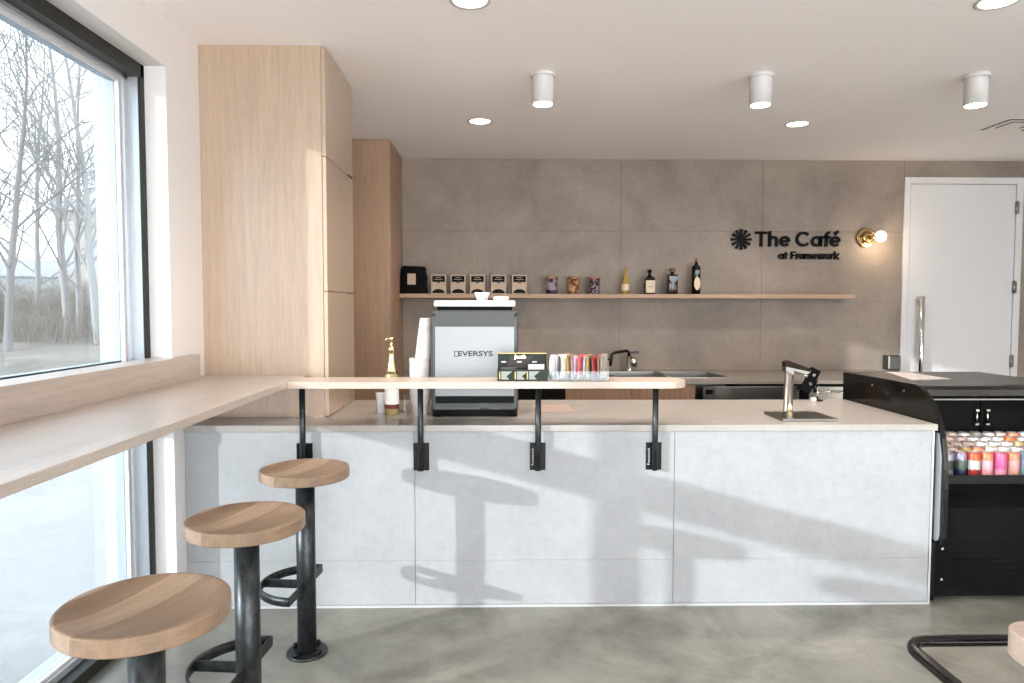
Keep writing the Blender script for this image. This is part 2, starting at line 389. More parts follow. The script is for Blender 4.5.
# sink cabinet: low carcass so the basins have room
t = thing('sink_cabinet', 'wooden base cabinet under the sink', 'cabinet', (0.98, 5.14, 0))
b = B(); box(b, 0.491, 1.455, 5.16, 5.99, 0, 0.62); box(b, 0.491, 0.80, 5.16, 5.99, 0.62, BT - 0.0255); lp(obj('carcass', b, 'maple_base'), t)
for d0, d1 in ((0.491, 0.98), (0.98, 1.455)):
    b = B(); box(b, d0 + .0015, d1 - .0015, 5.14, 5.159, 0.09, BT - 0.032); lp(obj('door', b, 'maple_base', None, 0.001), t)
# dishwasher
t = thing('dishwasher', 'stainless steel dishwasher with a control panel under the back worktop', 'dishwasher', (1.88, 5.14, 0))
b = B(); box(b, 1.500, 2.255, 5.17, 5.85, 0.0, 0.62); box(b, 1.80, 2.255, 5.17, 5.85, 0.62, BT - 0.03); lp(obj('body', b, 'black_matte'), t)
b = B(); box(b, 1.600, 2.225, 5.135, 5.169, 0.10, BT - 0.045); dr = lp(obj('door', b, 'stainless', None, 0.004), t)
b = B(); box(b, 1.510, 1.597, 5.135, 5.169, 0.10, BT - 0.045); cp = lp(obj('control_panel', b, 'stainless_d', None, 0.003), t)
b = B(); box(b, 1.528, 1.582, 5.131, 5.1345, 0.752, 0.786); q = lp(obj('display', b, 'black_gloss'), t)
# second undercounter fridge
t = thing('undercounter_cooler', 'low stainless steel refrigerator behind the water tap', 'fridge', (2.74, 5.14, 0))
b = B(); box(b, 2.262, 3.24, 5.17, 5.97, 0.0, BT - 0.03); lp(obj('body', b, 'black_matte'), t)
for x0, x1 in ((2.30, 2.765), (2.775, 3.235)):
    b = B(); box(b, x0, x1, 5.135, 5.169, 0.10, BT - 0.045); lp(obj('door', b, 'stainless', None, 0.004), t)
    b = B(); tube(b, [(x0 + 0.03, 5.10, BT - 0.085), (x1 - 0.03, 5.10, BT - 0.085)], 0.007, 8)
    for x in (x0 + 0.05, x1 - 0.05): box(b, x - .006, x + .006, 5.10, 5.136, BT - 0.091, BT - 0.079)
    lp(obj('handle', b, 'chrome'), t)
# sink
t = thing('double_sink', 'stainless double bowl sink set into the back worktop', 'sink', (1.31, 5.6, BT))
b = B()
def basin(bm, x0, x1, y0, y1, zt, zb):
    w = 0.004
    box(bm, x0, x1, y0, y1, zb, zb + w); box(bm, x0, x0 + w, y0, y1, zb, zt); box(bm, x1 - w, x1, y0, y1, zb, zt); box(bm, x0, x1, y0, y0 + w, zb, zt); box(bm, x0, x1, y1 - w, y1, zb, zt)
basin(b, 0.885, 1.30, 5.345, 5.82, BT - 0.001, 0.66); basin(b, 1.335, 1.745, 5.345, 5.82, BT - 0.001, 0.66)
lp(obj('basins', b, 'stainless'), t)
b = B()
for a in ((0.862, 1.768, 5.322, 5.346), (0.862, 1.768, 5.819, 5.858), (0.862, 0.887, 5.346, 5.819), (1.298, 1.337, 5.346, 5.819), (1.743, 1.768, 5.346, 5.819)):
    box(b, a[0], a[1], a[2], a[3], BT - 0.003, BT + 0.004)
lp(obj('rim', b, 'stainless', None), t)
def faucet(name, label, x, y, k, silver):
    t = thing(name, label, 'faucet', (x, y, BT))
    b = B(); lathe(b, [(0.026 * k, 0), (0.026 * k, 0.012), (0.02 * k, 0.016), (0.02 * k, 0.10 * k)], 0, 0, 0.0042, 20); obj('base', b, 'chrome', t)
    b = B(); tube(b, [(0, 0, 0.09 * k), (0, 0, 0.125 * k), (-0.02, -0.01, 0.138 * k), (-0.10 * k, -0.05, 0.128 * k), (-0.125 * k, -0.06, 0.115 * k), (-0.135 * k, -0.065, 0.04 * k)], 0.010 * k, 10); obj('spout', b, 'black_gloss', t)
    b = B(); box(b, 0.0, 0.065 * k, -0.012, 0.012, 0.120 * k, 0.134 * k); obj('lever', b, 'black_gloss', t, 0.003)
    if silver:
        b = B(); lathe(b, [(0.03, 0.03), (0.034, 0.035), (0.034, 0.09), (0.028, 0.115)], 0.035, -0.01, 0, 20); obj('filter_body', b, 'chrome', t)
    return t
faucet('kitchen_faucet', 'black and silver faucet with a bent spout behind the sink', 1.10, 5.89, 1.25, True)
faucet('small_faucet', 'small dark faucet beside the last snack packet at the sink', 0.89, 5.89, 0.8, False)

# ------------------------------------------------------------------ door at the back
d1 = bpy.data.objects.new('door_1', None); C.objects.link(d1); struct(d1)
b = B(); box(b, 3.468, 3.520, 5.985, YB + 0.02, 0, 2.505); box(b, 4.440, 4.498, 5.985, YB + 0.02, 0, 2.505); box(b, 3.520, 4.440, 5.985, YB + 0.02, 2.450, 2.505)
obj('door_frame', b, 'door', d1, 0.002)
b = B(); box(b, 3.524, 4.436, 5.992, YB + 0.03, 0.006, 2.446); leaf = obj('door_leaf', b, 'door', d1, 0.002)
b = B(); tube(b, [(3.612, 5.925, 0.52), (3.612, 5.925, 1.49)], 0.021, 16)
for z in (0.62, 1.45): tube(b, [(3.612, 5.925, z), (3.612, 5.993, z)], 0.010, 10)
obj('door_handle', b, 'chrome', leaf)
for z in (2.25, 1.57, 0.93, 0.25):
    b = B(); tube(b, [(4.440, 5.981, z - 0.055), (4.440, 5.981, z + 0.055)], 0.010, 8); box(b, 4.428, 4.465, 5.983, 5.9915, z - 0.05, z + 0.05); obj('hinge', b, 'stainless', d1)
b = B(); box(b, 3.32, 3.43, 5.90, 5.999, 0.86, 0.985)
o = obj('wall_box', b, 'stainless_d', None, 0.012, 3); tag(o, 'small grey box mounted low on the tiles beside the white door', 'dispenser')  # plain grey box with rounded edges on the wall

# ------------------------------------------------------------------ ceiling fixtures
def down(x, y, label):
    t = thing('surface_downlight', label, 'ceiling light', (x, y, ZC), group='white cylinder ceiling lights')
    b = B(); lathe(b, [(0.066, 0), (0.066, -0.018)], n=32); obj('canopy', b, 'white', t, 0.002)
    b = B(); lathe(b, [(0.058, -0.0185), (0.058, -0.160), (0.053, -0.160), (0.050, -0.157), (0.001, -0.157)], n=32, cap=False); obj('housing', b, 'white', t)
    b = B(); lathe(b, [(0.050, -0.1625), (0.050, -0.158)], n=24); obj('lens', b, 'lens', t)
    return t
dl = [(0.237, 3.833, 'white cylinder ceiling light above the coffee machine'), (1.412, 3.822, 'white cylinder ceiling light above the middle of the counter beside the faint ceiling hatch'), (2.572, 3.80, 'white cylinder ceiling light in front of the black ceiling vent')]
d0 = None; LIGHTS = []
for x, y, l in dl:
    if d0 is None: d0 = down(x, y, l)
    else: dup(d0, (x, y, ZC), label=l)
    LIGHTS.append((x, y, ZC - 0.168))
rl = thing('recessed_downlight', 'x', 'ceiling light', (0, 0, ZC), group='round recessed ceiling lights')
b = B(); lathe(b, [(0.085, 0), (0.085, -0.004), (0.070, -0.005), (0.068, -0.001)], n=32, cap=False); obj('trim_ring', b, 'white', rl)
b = B(); lathe(b, [(0.0675, -0.0005), (0.0675, -0.0022)], n=32); obj('lens', b, 'lens', rl)
rls = [(-0.127, 4.80, 'round recessed ceiling light glowing behind the cylinder lights, over the wall shelf'), (2.037, 4.82, 'round recessed ceiling light glowing between the two right cylinder lights'),
       (-0.118, 2.93, 'round recessed ceiling light cut by the top of the picture, above the coffee machine'), (2.035, 2.89, 'round recessed ceiling light at the top right corner, above the black cooler')]
for i, (x, y, l) in enumerate(rls):
    o = rl if i == 0 else dup(rl)
    o.location = (x, y, ZC); o['label'] = l; LIGHTS.append((x, y, ZC - 0.01))
# hatch outline
b = B(); x0, x1, y0, y1 = 1.625, 2.10, 3.39, 3.99; w = 0.004
for a in ((x0, x1, y0, y0 + w), (x0, x1, y1 - w, y1), (x0, x0 + w, y0 + w, y1 - w), (x1 - w, x1, y0 + w, y1 - w)): box(b, a[0], a[1], a[2], a[3], ZC - 0.0005, ZC)
tag(obj('ceiling_hatch', b, 'ceil'), 'faint white outline of a flush access hatch in the ceiling', 'hatch')
# vent
t = thing('ceiling_vent', 'square ceiling air vent with black slots near the back door', 'vent', (3.54, 4.81, ZC))
b = B(); box(b, -0.17, 0.17, -0.17, 0.17, -0.003, -0.0004); obj('plate', b, 'ceil', t)
b = B()
for s, w in ((0.15, 0.014), (0.09, 0.012)):
    for a in ((-s, s, -s, -s + w), (-s, -s + w, -s + w, s - w), (s - w, s, -s + w, s - w)): box(b, a[0], a[1], a[2], a[3], -0.005, -0.0032)
obj('slots', b, 'black_matte', t)

# ------------------------------------------------------------------ sconce
t = thing('wall_sconce', 'small brass wall lamp with a glowing bulb on the tiled wall next to the sign', 'wall lamp', (3.145, YB, 1.99))
b = B(); lathe(b, [(0.085, 0), (0.085, -0.012), (0.078, -0.02)], n=32, axis='y'); lathe(b, [(0.05, -0.02), (0.05, -0.045), (0.035, -0.05)], n=28, axis='y'); obj('backplate', b, 'brass', t)
b = B(); tube(b, [(0, -0.045, -0.005), (0.0, -0.075, -0.005), (0.015, -0.085, -0.003), (0.04, -0.085, 0)], 0.016, 12); obj('arm', b, 'brass', t)
b = B()
bmesh.ops.create_uvsphere(b, u_segments=24, v_segments=16, radius=0.047, matrix=Matrix.Translation((0.085, -0.085, 0.005)))
for f in b.faces: f.smooth = True
obj('bulb', b, 'bulb', t)

# ------------------------------------------------------------------ sign lettering (stroke alphabet, units of cap height)
def arc(cx, cy, rx, ry, a0, a1, n=20):
    return [(cx + rx * math.cos(math.radians(a0 + (a1 - a0) * k / n)), cy + ry * math.sin(math.radians(a0 + (a1 - a0) * k / n))) for k in range(n + 1)]
def glyph(ch, w, s):
    """polylines inside a cell of width w, stroke s; baseline 0, cap 1, x-height 0.71"""
    h = s / 2; X = 0.71; r = w / 2 - h; e = []
    if ch == 'T': e = [[(0, 1 - h), (w, 1 - h)], [(w / 2, 1), (w / 2, 0)]]
    if ch == 'F': e = [[(h, 0), (h, 1)], [(0, 1 - h), (w, 1 - h)], [(0, .48), (w * .88, .48)]]
    if ch == 'h': e = [[(h, 0), (h, 1.02)], arc(w / 2, X - h - r * .9, r, r * .9, 180, 0) + [(w - h, 0)]]
    if ch in 'eé':
        e = [arc(w / 2, X / 2, r, X / 2 - h, -42, -360, 30)[:], [(h, X / 2 + .0), (w - h, X / 2 + .0)]]
        e[0] = arc(w / 2, X / 2, r, X / 2 - h, 0, 318, 30)
        if ch == 'é': e.append([(w * .45, X + .12), (w * .78, X + .32)])
    if ch == 'C': e = [arc(w / 2 + .03, .5, w / 2 - h, .5 - h, 42, 318, 34)]
    if ch == 'a': e = [arc(w / 2, X / 2, r, X / 2 - h, 0, 360, 32), [(w - h, 0), (w - h, X)]]
    if ch == 'o': e = [arc(w / 2, X / 2, r, X / 2 - h, 0, 360, 32)]
    if ch == 'f': e = [[(w * .38, 0), (w * .38, .72)] + arc(w * .38 + .22, .76, .22, .27 - h, 180, 85, 10), [(0, X - h), (w * .85, X - h)]]
    if ch == 't': e = [[(w * .45, 0), (w * .45, .92)], [(0, X - h), (w, X - h)]]
    if ch == 'r': e = [[(h, 0), (h, X)], arc(h + w * .55, X - h - .22, w * .55, .22, 180, 70, 10)]
    if ch == 'm': 
        q = (w - s) / 4
        e = [[(h, 0), (h, X)], arc(h + q, X - h - .2, q, .2, 180, 0, 12) + [(h + 2 * q, 0)], arc(h + 3 * q, X - h - .2, q, .2, 180, 0, 12) + [(h + 4 * q, 0)]]
    if ch == 'w': e = [[(h * .8, X), (w * .28, 0)], [(w * .28, 0), (w * .5, X)], [(w * .5, X), (w * .72, 0)], [(w * .72, 0), (w - h * .8, X)]]
    if ch == 'k': e = [[(h, 0), (h, 1.02)], [(h, .28), (w - h * .6, X)], [(h + .12, .33), (w - h * .6, 0)]]
    return e
def ribbon(bm, pl, s, ox, oz, sc_, y0, y1):
    n = len(pl); L, R_ = [], []
    for i, p in enumerate(pl):
        a = pl[max(0, i - 1)]; c = pl[min(n - 1, i + 1)]
        dx, dz = c[0] - a[0], c[1] - a[1]; l = math.hypot(dx, dz) or 1
        nx, nz = -dz / l * s / 2, dx / l * s / 2
        L.append((ox + (p[0] + nx) * sc_, oz + (p[1] + nz) * sc_)); R_.append((ox + (p[0] - nx) * sc_, oz + (p[1] - nz) * sc_))
    V = [[bm.verts.new((q[0], y, q[1])) for q in S] for S in (L, R_) for y in (y0, y1)]
    for i in range(n - 1):
        for a, c in ((0, 2), (1, 3), (0, 1), (2, 3)): bm.faces.new((V[a][i], V[a][i + 1], V[c][i + 1], V[c][i]))
    for i in (0, n - 1): bm.faces.new((V[0][i], V[2][i], V[3][i], V[1][i]))
K = 0.008525
def px(x): return 2.198 + (x - 757 + 0.0) * K + 0.002
t = thing('wall_sign', 'black raised lettering sign reading The Café at Framework with a starburst emblem', 'sign', (2.45, YB, 1.9))
def line(chars, cap_px, zbase, s, name):
    b = B()
    for ch, a, c in chars:
        w = (c - a) / cap_px
        for pl in glyph(ch, w, s): ribbon(b, pl, s, px(a), zbase, cap_px * K, YB - 0.024, YB - 0.0002)
    return lp(obj(name, b, 'ink'), t)
line([('T', 755.6, 767.8), ('h', 769, 778.6), ('e', 780.0, 791.0), ('C', 796.0, 811.4), ('a', 811.9, 823.0), ('f', 824.3, 832.6), ('é', 831.0, 841.8)], 15.0, 1.912, 0.175, 'lettering')
line([('a', 779.3, 784.8), ('t', 785.2, 788.9), ('F', 791.9, 796.9), ('r', 797.3, 800.4), ('a', 800.2, 805.2), ('m', 805.8, 813.2), ('e', 813.4, 818.6), ('w', 818.4, 826.6), ('o', 826.2, 831.3), ('r', 831.9, 835.0), ('k', 835.6, 841.0)], 7.6, 1.806, 0.19, 'lettering')
b = B()
for k in range(12):
    a = 2 * PI * k / 12
    c, s_ = math.cos(a), math.sin(a); cx, cz = px(741.5), 1.972
    P = [(0.012, -0.006), (0.088, -0.0115), (0.088, 0.0115), (0.012, 0.006)]
    prism(b, [(cx + p[0] * c - p[1] * s_, cz + p[0] * s_ + p[1] * c) for p in P], 'y', YB - 0.024, YB - 0.0002)
lathe(b, [(0.026, -0.0235), (0.026, -0.0005)], cx, YB, cz, 16, axis='y')
lp(obj('emblem', b, 'ink'), t)

# ------------------------------------------------------------------ coffee machine (its back faces the room)
t = thing('coffee_machine', 'tall white and grey coffee machine seen from behind on the counter', 'coffee machine', (-0.118, 3.43, CT))
W2 = 0.214; t.scale = (1, 1, 1.022)
b = B(); box(b, -W2, W2, 0.012, 0.56, 0.033, 0.490)
box(b, -W2, W2, 0.012, 0.56, 0.490, 0.515)
obj('body', b, 'grey_m', t, 0.012, 3)
b = B(); box(b, -0.194, 0.194, 0.006, 0.014, 0.102, 0.436); obj('back_panel', b, 'white_m', t, 0.002)
b = B(); box(b, -0.194, 0.194, 0.008, 0.013, 0.439, 0.509); obj('top_band', b, 'grey_l', t, 0.001)
b = B(); box(b, -0.194, 0.194, 0.007, 0.013, 0.069, 0.100); obj('lower_band', b, 'grey_d', t, 0.001)
b = B(); box(b, -0.194, 0.026, 0.005, 0.013, 0.037, 0.068); box(b, 0.068, 0.194, 0.005, 0.013, 0.037, 0.068); obj('vent_strips', b, 'grey_l', t, 0.001)
b = B(); box(b, -0.185, 0.185, 0.03, 0.54, 0.515, 0.533); obj('lid_gap', b, 'black_matte', t)
b = B(); box(b, -0.199, 0.199, 0.010, 0.55, 0.532, 0.561); obj('lid', b, 'white', t, 0.006, 3)
for x in (-0.19, 0.19):
    for y in (0.05, 0.50):
        b = B(); lathe(b, [(0.022, 0), (0.022, 0.034)], x, y, 0, 16); obj('foot', b, 'black', t)
b = B(); box(b, -0.20, 0.20, 0.02, 0.5, 0.006, 0.033); obj('drip_tray', b, 'black_matte', t)
text_on('lettering', 'EVERSYS', 0.034, (0.002, 0.0052, 0.306), 'logo', t, sx=1.36, bold=0.0007)
b = B()
for a in ((-0.100, -0.080, 0.292, 0.295), (-0.100, -0.080, 0.317, 0.320), (-0.100, -0.096, 0.295, 0.317)): box(b, a[0], a[1], 0.0048, 0.0056, a[2], a[3])
obj('logo_bar', b, 'logo', t)
def cup(name, label, x, y, z, r0, r1, h, m='cup', group=None, rot=None):
    b = B(); lathe(b, [(r0, 0), (r1, h), (r1 + 0.002, h), (r1 + 0.002, h - 0.005), (r0 - 0.002, 0.003)], n=24, cap=False); lathe(b, [(r0, 0.002), (r0, 0.003)], n=24)
    o = obj(name, b, m); o.location = (x, y, z); tag(o, label, 'cup', group); return o
cup('espresso_cup', 'white cup standing on top of the coffee machine', -0.085, 3.60, CT + 0.5735, 0.026, 0.037, 0.043)
b = B(); lathe(b, [(0.032, 0), (0.04, 0.006), (0.04, 0.016), (0.036, 0.022), (0.0, 0.024)], n=24); o = obj('cup_lid', b, 'cup', loc=(0.012, 3.60, CT + 0.5735)); tag(o, 'white cup lid lying on the coffee machine beside the cup', 'lid')

# cup stacks
g1 = 'nested wide cups in the stack under the ledge'; g2 = 'nested paper cups in the tall white stack'
c0 = None
for k in range(19):
    if c0 is None:
        c0 = cup('plastic_cup', 'one of the nested wide pale cups stacked left of the coffee machine', -0.395, 3.53, CT + 0.0, 0.036, 0.052, 0.115, 'cup', g1)
    else: d = dup(c0, (-0.395 + 0.001 * math.sin(k), 3.53, CT + 0.0095 * k))
top1 = CT + 0.0095 * 18 + 0.115
c0 = None
for k in range(15):
    z = top1 + 0.001 + 0.0078 * k
    if c0 is None:
        c0 = cup('paper_cup', 'one of the nested white paper cups in the tall upper stack beside the coffee machine', -0.378, 3.53, z, 0.044, 0.031, 0.09, 'cup', g2)
    else:
        d = dup(c0, (-0.378 + 0.0007 * k, 3.53, z)); d.scale = (1 - 0.012 * k, 1 - 0.012 * k, 1)
# white tumblers next to the bottle
cup('tumbler', 'white tumbler on the counter left of the syrup bottle', -0.600, 3.60, CT, 0.024, 0.029, 0.10, 'white')
cup('tumbler', 'small clear ribbed tumbler between the syrup bottle and the cup stack', -0.487, 3.62, CT, 0.026, 0.031, 0.085, 'acrylic')
# syrup bottle
M['syrup'] = mat('pale_syrup', (0.86, 0.74, 0.30), 0.1, trans=0.6)
M['label_w'] = mat('white_label', (0.82, 0.80, 0.76), 0.5)
t = thing('syrup_bottle', 'syrup bottle with white label and gold pump on the counter', 'bottle', (-0.541, 3.545, CT))
b = B(); lathe(b, [(0.030, 0), (0.036, 0.004), (0.036, 0.16), (0.034, 0.195), (0.024, 0.225), (0.0155, 0.26), (0.0135, 0.30), (0.0135, 0.325)], n=28); obj('glass_body', b, 'syrup', t)
b = B(); lathe(b, [(0.0366, 0.046), (0.0366, 0.158)], n=28, cap=False); lb = obj('label', b, 'label_w', t)
b = B(); lathe(b, [(0.0369, 0.030), (0.0369, 0.052)], n=28, cap=False); obj('label_band', b, 'maroon', t)
b = B(); lathe(b, [(0.031, 0.205), (0.026, 0.226), (0.018, 0.262), (0.016, 0.30), (0.016, 0.318), (0.019, 0.320), (0.019, 0.335), (0.010, 0.342), (0.007, 0.345), (0.007, 0.372), (0.013, 0.376), (0.014, 0.388), (0.004, 0.39)], n=24); pm = obj('pump', b, 'gold', t)
b = B(); tube(b, [(0, 0, 0.382), (-0.02, -0.012, 0.384), (-0.028, -0.018, 0.376)], 0.004, 8); obj('nozzle', b, 'gold', pm)
# paper menu on the counter
b = B(); prism(b, [(0.186, 3.86), (0.384, 3.862), (0.400, 3.62), (0.201, 3.575)], 'z', CT + 0.0002, CT + 0.0012)
tag(obj('paper_menu', b, 'paper_pink'), 'pinkish printed sheet lying flat on the counter right of the coffee machine', 'paper')

# ------------------------------------------------------------------ ledge items
M['label_grey'] = mat('grey_green_label', (0.26, 0.29, 0.26), 0.6)
M['dkgreen'] = mat('dark_green_card', (0.006, 0.013, 0.009), 0.45, spec=0.3)
M['goldprint'] = mat('gold_print', (0.55, 0.40, 0.12), 0.4)
M['olive'] = mat('olive_print', (0.025, 0.016, 0.009), 0.5)
t = thing('display_box', 'dark green open counter display box with gold lettering on the ledge', 'box', (0.108, 3.16, ZT))
b = B(); box(b, -0.114, 0.114, 0.0, 0.004, 0.001, 0.052); box(b, -0.114, -0.110, 0.004, 0.10, 0.001, 0.05); box(b, 0.110, 0.114, 0.004, 0.10, 0.001, 0.05); box(b, -0.114, 0.114, 0.004, 0.10, 0.0, 0.004)
obj('tray', b, 'dkgreen', t, 0.001)
b = B(); box(b, -0.112, 0.114, 0.096, 0.10, 0.0, 0.122); obj('backboard', b, 'dkgreen', t, 0.001)
b = B(); prism(b, [(-0.075, 0.05), (-0.055, 0.105), (0.05, 0.105), (0.02, 0.05)], 'y', 0.0950, 0.0958); obj('back_print', b, 'olive', t)
b = B(); box(b, -0.112, 0.114, 0.0950, 0.0955, 0.117, 0.122); obj('edge_line', b, 'goldprint', t)
text_on('lettering', 'Jacob', 0.024, (-0.008, 0.0947, 0.103), 'gold', t, bold=0.0006)
b = B()
for x in (-0.085, -0.012, 0.058): box(b, x - .011, x + .011, 0.0945, 0.095, 0.076, 0.083)
obj('small_print', b, 'paper', t)
b = B()
for x in (-0.09, -0.02, 0.035):
    box(b, x - .016, x - .011, -0.0006, 0, 0.008, 0.042)
obj('stripes', b, 'goldprint', t)
b = B()
for x in (-0.09, -0.02, 0.035): prism(b, [(x - .006, 0.007), (x - .006, 0.044), (x + .042, 0.044), (x + .034, 0.036), (x + .016, 0.022), (x + .03, 0.007)], 'y', -0.0006, 0)
obj('front_labels', b, 'label_grey', t)
b = B(); box(b, 0.026, 0.100, 0.030, 0.034, 0.01, 0.074); o = obj('card_packet', b, 'paper'); o.location = (0.108, 3.16, ZT); tag(o, 'white card packet standing up in the green display box', 'packet')
b = B(); box(b, -0.10, -0.03, 0.030, 0.040, 0.006, 0.060); o = obj('card_packet', b, 'grey_l'); o.location = (0.108, 3.16, ZT); tag(o, 'grey card packet lying low in the green display box', 'packet')
# acrylic holder and snack packets
b = B(); x0, x1 = 0.242, 0.498
box(b, x0, x1, 3.15, 3.152, ZT + 0.0005, ZT + 0.045); box(b, x0, x1, 3.26, 3.262, ZT + 0.0005, ZT + 0.10); box(b, x0, x1, 3.152, 3.26, ZT + 0.0005, ZT + 0.003); box(b, x0, x0 + .002, 3.152, 3.26, ZT + .003, ZT + 0.08); box(b, x1 - .002, x1, 3.152, 3.26, ZT + .003, ZT + 0.08)
tag(obj('packet_holder', b, 'acrylic'), 'clear acrylic holder full of snack packets on the ledge', 'holder')
pk = [('white', (0.75, 0.78, 0.78), (0.45, 0.62, 0.62)), ('teal and black', (0.06, 0.08, 0.08), (0.30, 0.5, 0.5)), ('pink', (0.72, 0.5, 0.52), (0.5, 0.06, 0.1)), ('ivory', (0.78, 0.76, 0.68), (0.7, 0.7, 0.66)), ('olive gold', (0.34, 0.22, 0.05), (0.06, 0.08, 0.02)),
      ('mauve', (0.4, 0.24, 0.26), (0.62, 0.58, 0.66)), ('lavender', (0.6, 0.58, 0.72), (0.3, 0.25, 0.3)), ('bright red', (0.62, 0.1, 0.1), (0.65, 0.45, 0.42)), ('pale blue', (0.58, 0.62, 0.76), (0.4, 0.35, 0.3)), ('golden yellow', (0.6, 0.38, 0.1), (0.62, 0.45, 0.35)),
      ('dark green', (0.05, 0.1, 0.08), (0.45, 0.6, 0.55)), ('dark red', (0.36, 0.04, 0.05), (0.3, 0.3, 0.4)), ('copper brown', (0.42, 0.2, 0.12), (0.4, 0.3, 0.55)), ('grey', (0.35, 0.33, 0.30), (0.4, 0.38, 0.36))]
for i, (nm, c1, c2) in enumerate(pk):
    c1 = shade(c1, .72); c2 = shade(c2, .72); m = mat('packet_' + nm.replace(' ', '_'), c1, 0.3)
    f = noise(m, coords(m, (1, 1, 1)), 35, 2); sx = nd(m, 'ShaderNodeSeparateXYZ'); lk(m, coords(m), sx.inputs[0])
    zz = nd(m, 'ShaderNodeMath', operation='MULTIPLY_ADD'); lk(m, sx.outputs['Z'], zz.inputs[0]); zz.inputs[1].default_value = 9; lk(m, f, zz.inputs[2])
    setc(m, ramp(m, zz.outputs[0], [(0.68, c2), (0.72, c1), (1.25 if False else 0.95, c1), (1.0, shade(c1, 1.15))]))
    b = B(); n = 8; W_, H_ = 0.088, 0.108 + 0.012 * random.random()
    vs = {}
    for s in (-1, 1):
        for a in range(n + 1):
            for c in range(n + 1):
                u, v = a / n, c / n; th_ = 0.0095 * (math.sin(PI * u) * math.sin(PI * v)) ** 0.5 if 0 < u < 1 and 0 < v < 1 else 0
                if s == 1 and th_ == 0: vs[(s, a, c)] = vs[(-1, a, c)]
                else: vs[(s, a, c)] = b.verts.new(((u - .5) * W_, s * th_, v * H_))
        for a in range(n):
            for c in range(n):
                q = [vs[(s, a, c)], vs[(s, a + 1, c)], vs[(s, a + 1, c + 1)], vs[(s, a, c + 1)]]
                f_ = b.faces.new(q if s == -1 else q[::-1]); f_.smooth = True
    o = obj('snack_packet', b, m)
    ang = 62 + 10 * math.sin(i * 1.7) - (22 if i in (0, 2, 3) else 0)
    o.location = (0.262 + i * 0.0168, 3.205 - 0.004 * (i % 2), ZT + 0.0045); o.rotation_euler = (0.04 * math.sin(i), 0.05 * math.cos(2 * i), math.radians(ang))
    tag(o, nm + ' snack packet standing upright in the clear holder on the ledge', 'packet', 'snack packets in the holder')

# ------------------------------------------------------------------ water tap and tray
b = B(); box(b, 1.350, 1.615, 3.290, 3.525, CT + 0.0003, CT + 0.013)
tag(obj('drip_tray', b, 'stainless_d', None, 0.002), 'square steel drip tray on the counter under the water tap', 'tray')
tr = [o for o in C.objects if o.name == 'drip_tray.001'] or [o for o in C.objects if o.name.startswith('drip_tray') and 'category' in o.keys()]
b = B()
for i in range(11):
    for j in range(9):
        x, y = 1.372 + i * 0.022, 3.312 + j * 0.022
        box(b, x - .005, x + .005, y - .005, y + .005, CT + 0.0131, CT + 0.0135)
obj('drain_holes', b, 'black_matte', tr[0])
t = thing('water_tap', 'brushed steel water tap with a slanted black head on the counter', 'tap', (1.488, 3.56, CT))
b = B(); lathe(b, [(0.030, 0), (0.030, 0.004), (0.0225, 0.006), (0.0225, 0.238), (0.020, 0.242)], n=32); obj('column', b, 'stainless', t)
b = B(); prism(b, [(-0.026, 0.215), (-0.026, 0.262), (-0.01, 0.268), (0.10, 0.228), (0.105, 0.212), (0.085, 0.196), (0.02, 0.214), (0.02, 0.19)], 'y', -0.024, 0.024); obj('spout', b, 'stainless_d', t, 0.004, 3)
b = B(); prism(b, [(-0.0265, 0.240), (-0.0265, 0.263), (-0.009, 0.2705), (0.100, 0.2305), (0.098, 0.214)], 'y', -0.0246, 0.0246); obj('touch_panel', b, 'dark_bronze', t)
b = B(); lathe(b, [(0.010, 0.185), (0.010, 0.205)], 0.086, 0, 0, 16); obj('outlet', b, 'chrome', t)
b = B(); prism(b, [(-0.009, 0.016), (-0.012, 0.034), (0.0, 0.054), (0.012, 0.034), (0.009, 0.016), (0.0, 0.026)], 'y', -0.0245, -0.0215); obj('emblem', b, 'gold', t)
# card reader arm
t = thing('card_terminal', 'black tilted card terminal on a small chrome stand at the back of the counter', 'card terminal', (1.850, 4.02, CT))
b = B(); lathe(b, [(0.030, 0), (0.030, 0.006), (0.012, 0.01)], n=24); obj('base', b, 'black', t)
b = B(); tube(b, [(0, 0, 0.008), (0, 0, 0.085)], 0.006, 12); obj('pole', b, 'chrome', t)
b = B(); tube(b, [(-0.012, 0, 0.05), (-0.03, 0, 0.10), (0.0, 0, 0.085)], 0.009, 10); obj('joint', b, 'black', t)
b = B(); rt = Matrix.Rotation(math.radians(26), 4, 'Y')
box(b, -0.030, 0.030, -0.013, 0.013, -0.072, 0.075, rot=rt, piv=(0, 0, 0))
box(b, -0.050, -0.028, -0.010, 0.010, 0.035, 0.060, rot=rt, piv=(0, 0, 0)); box(b, -0.052, -0.028, -0.010, 0.010, -0.080, -0.055, rot=rt, piv=(0, 0, 0)); box(b, 0.029, 0.040, -0.010, 0.010, -0.02, 0.02, rot=rt, piv=(0, 0, 0))
bmesh.ops.translate(b, verts=b.verts[:], vec=(-0.045, 0, 0.118)); obj('terminal_body', b, 'black_matte', t, 0.006, 3)
b = B(); lathe(b, [(0.010, -0.018), (0.010, -0.0145)], -0.030, 0, 0.15, 12, axis='y'); lathe(b, [(0.009, -0.018), (0.009, -0.0145)], -0.05, 0, 0.10, 12, axis='y'); obj('buttons', b, 'chrome', t)
b = B(); box(b, 1.80, 1.83, 3.985, 4.01, CT, CT + 0.022); tag(obj('small_block', b, 'white', None, 0.002), 'tiny white block on the counter beside the card terminal stand', 'block')

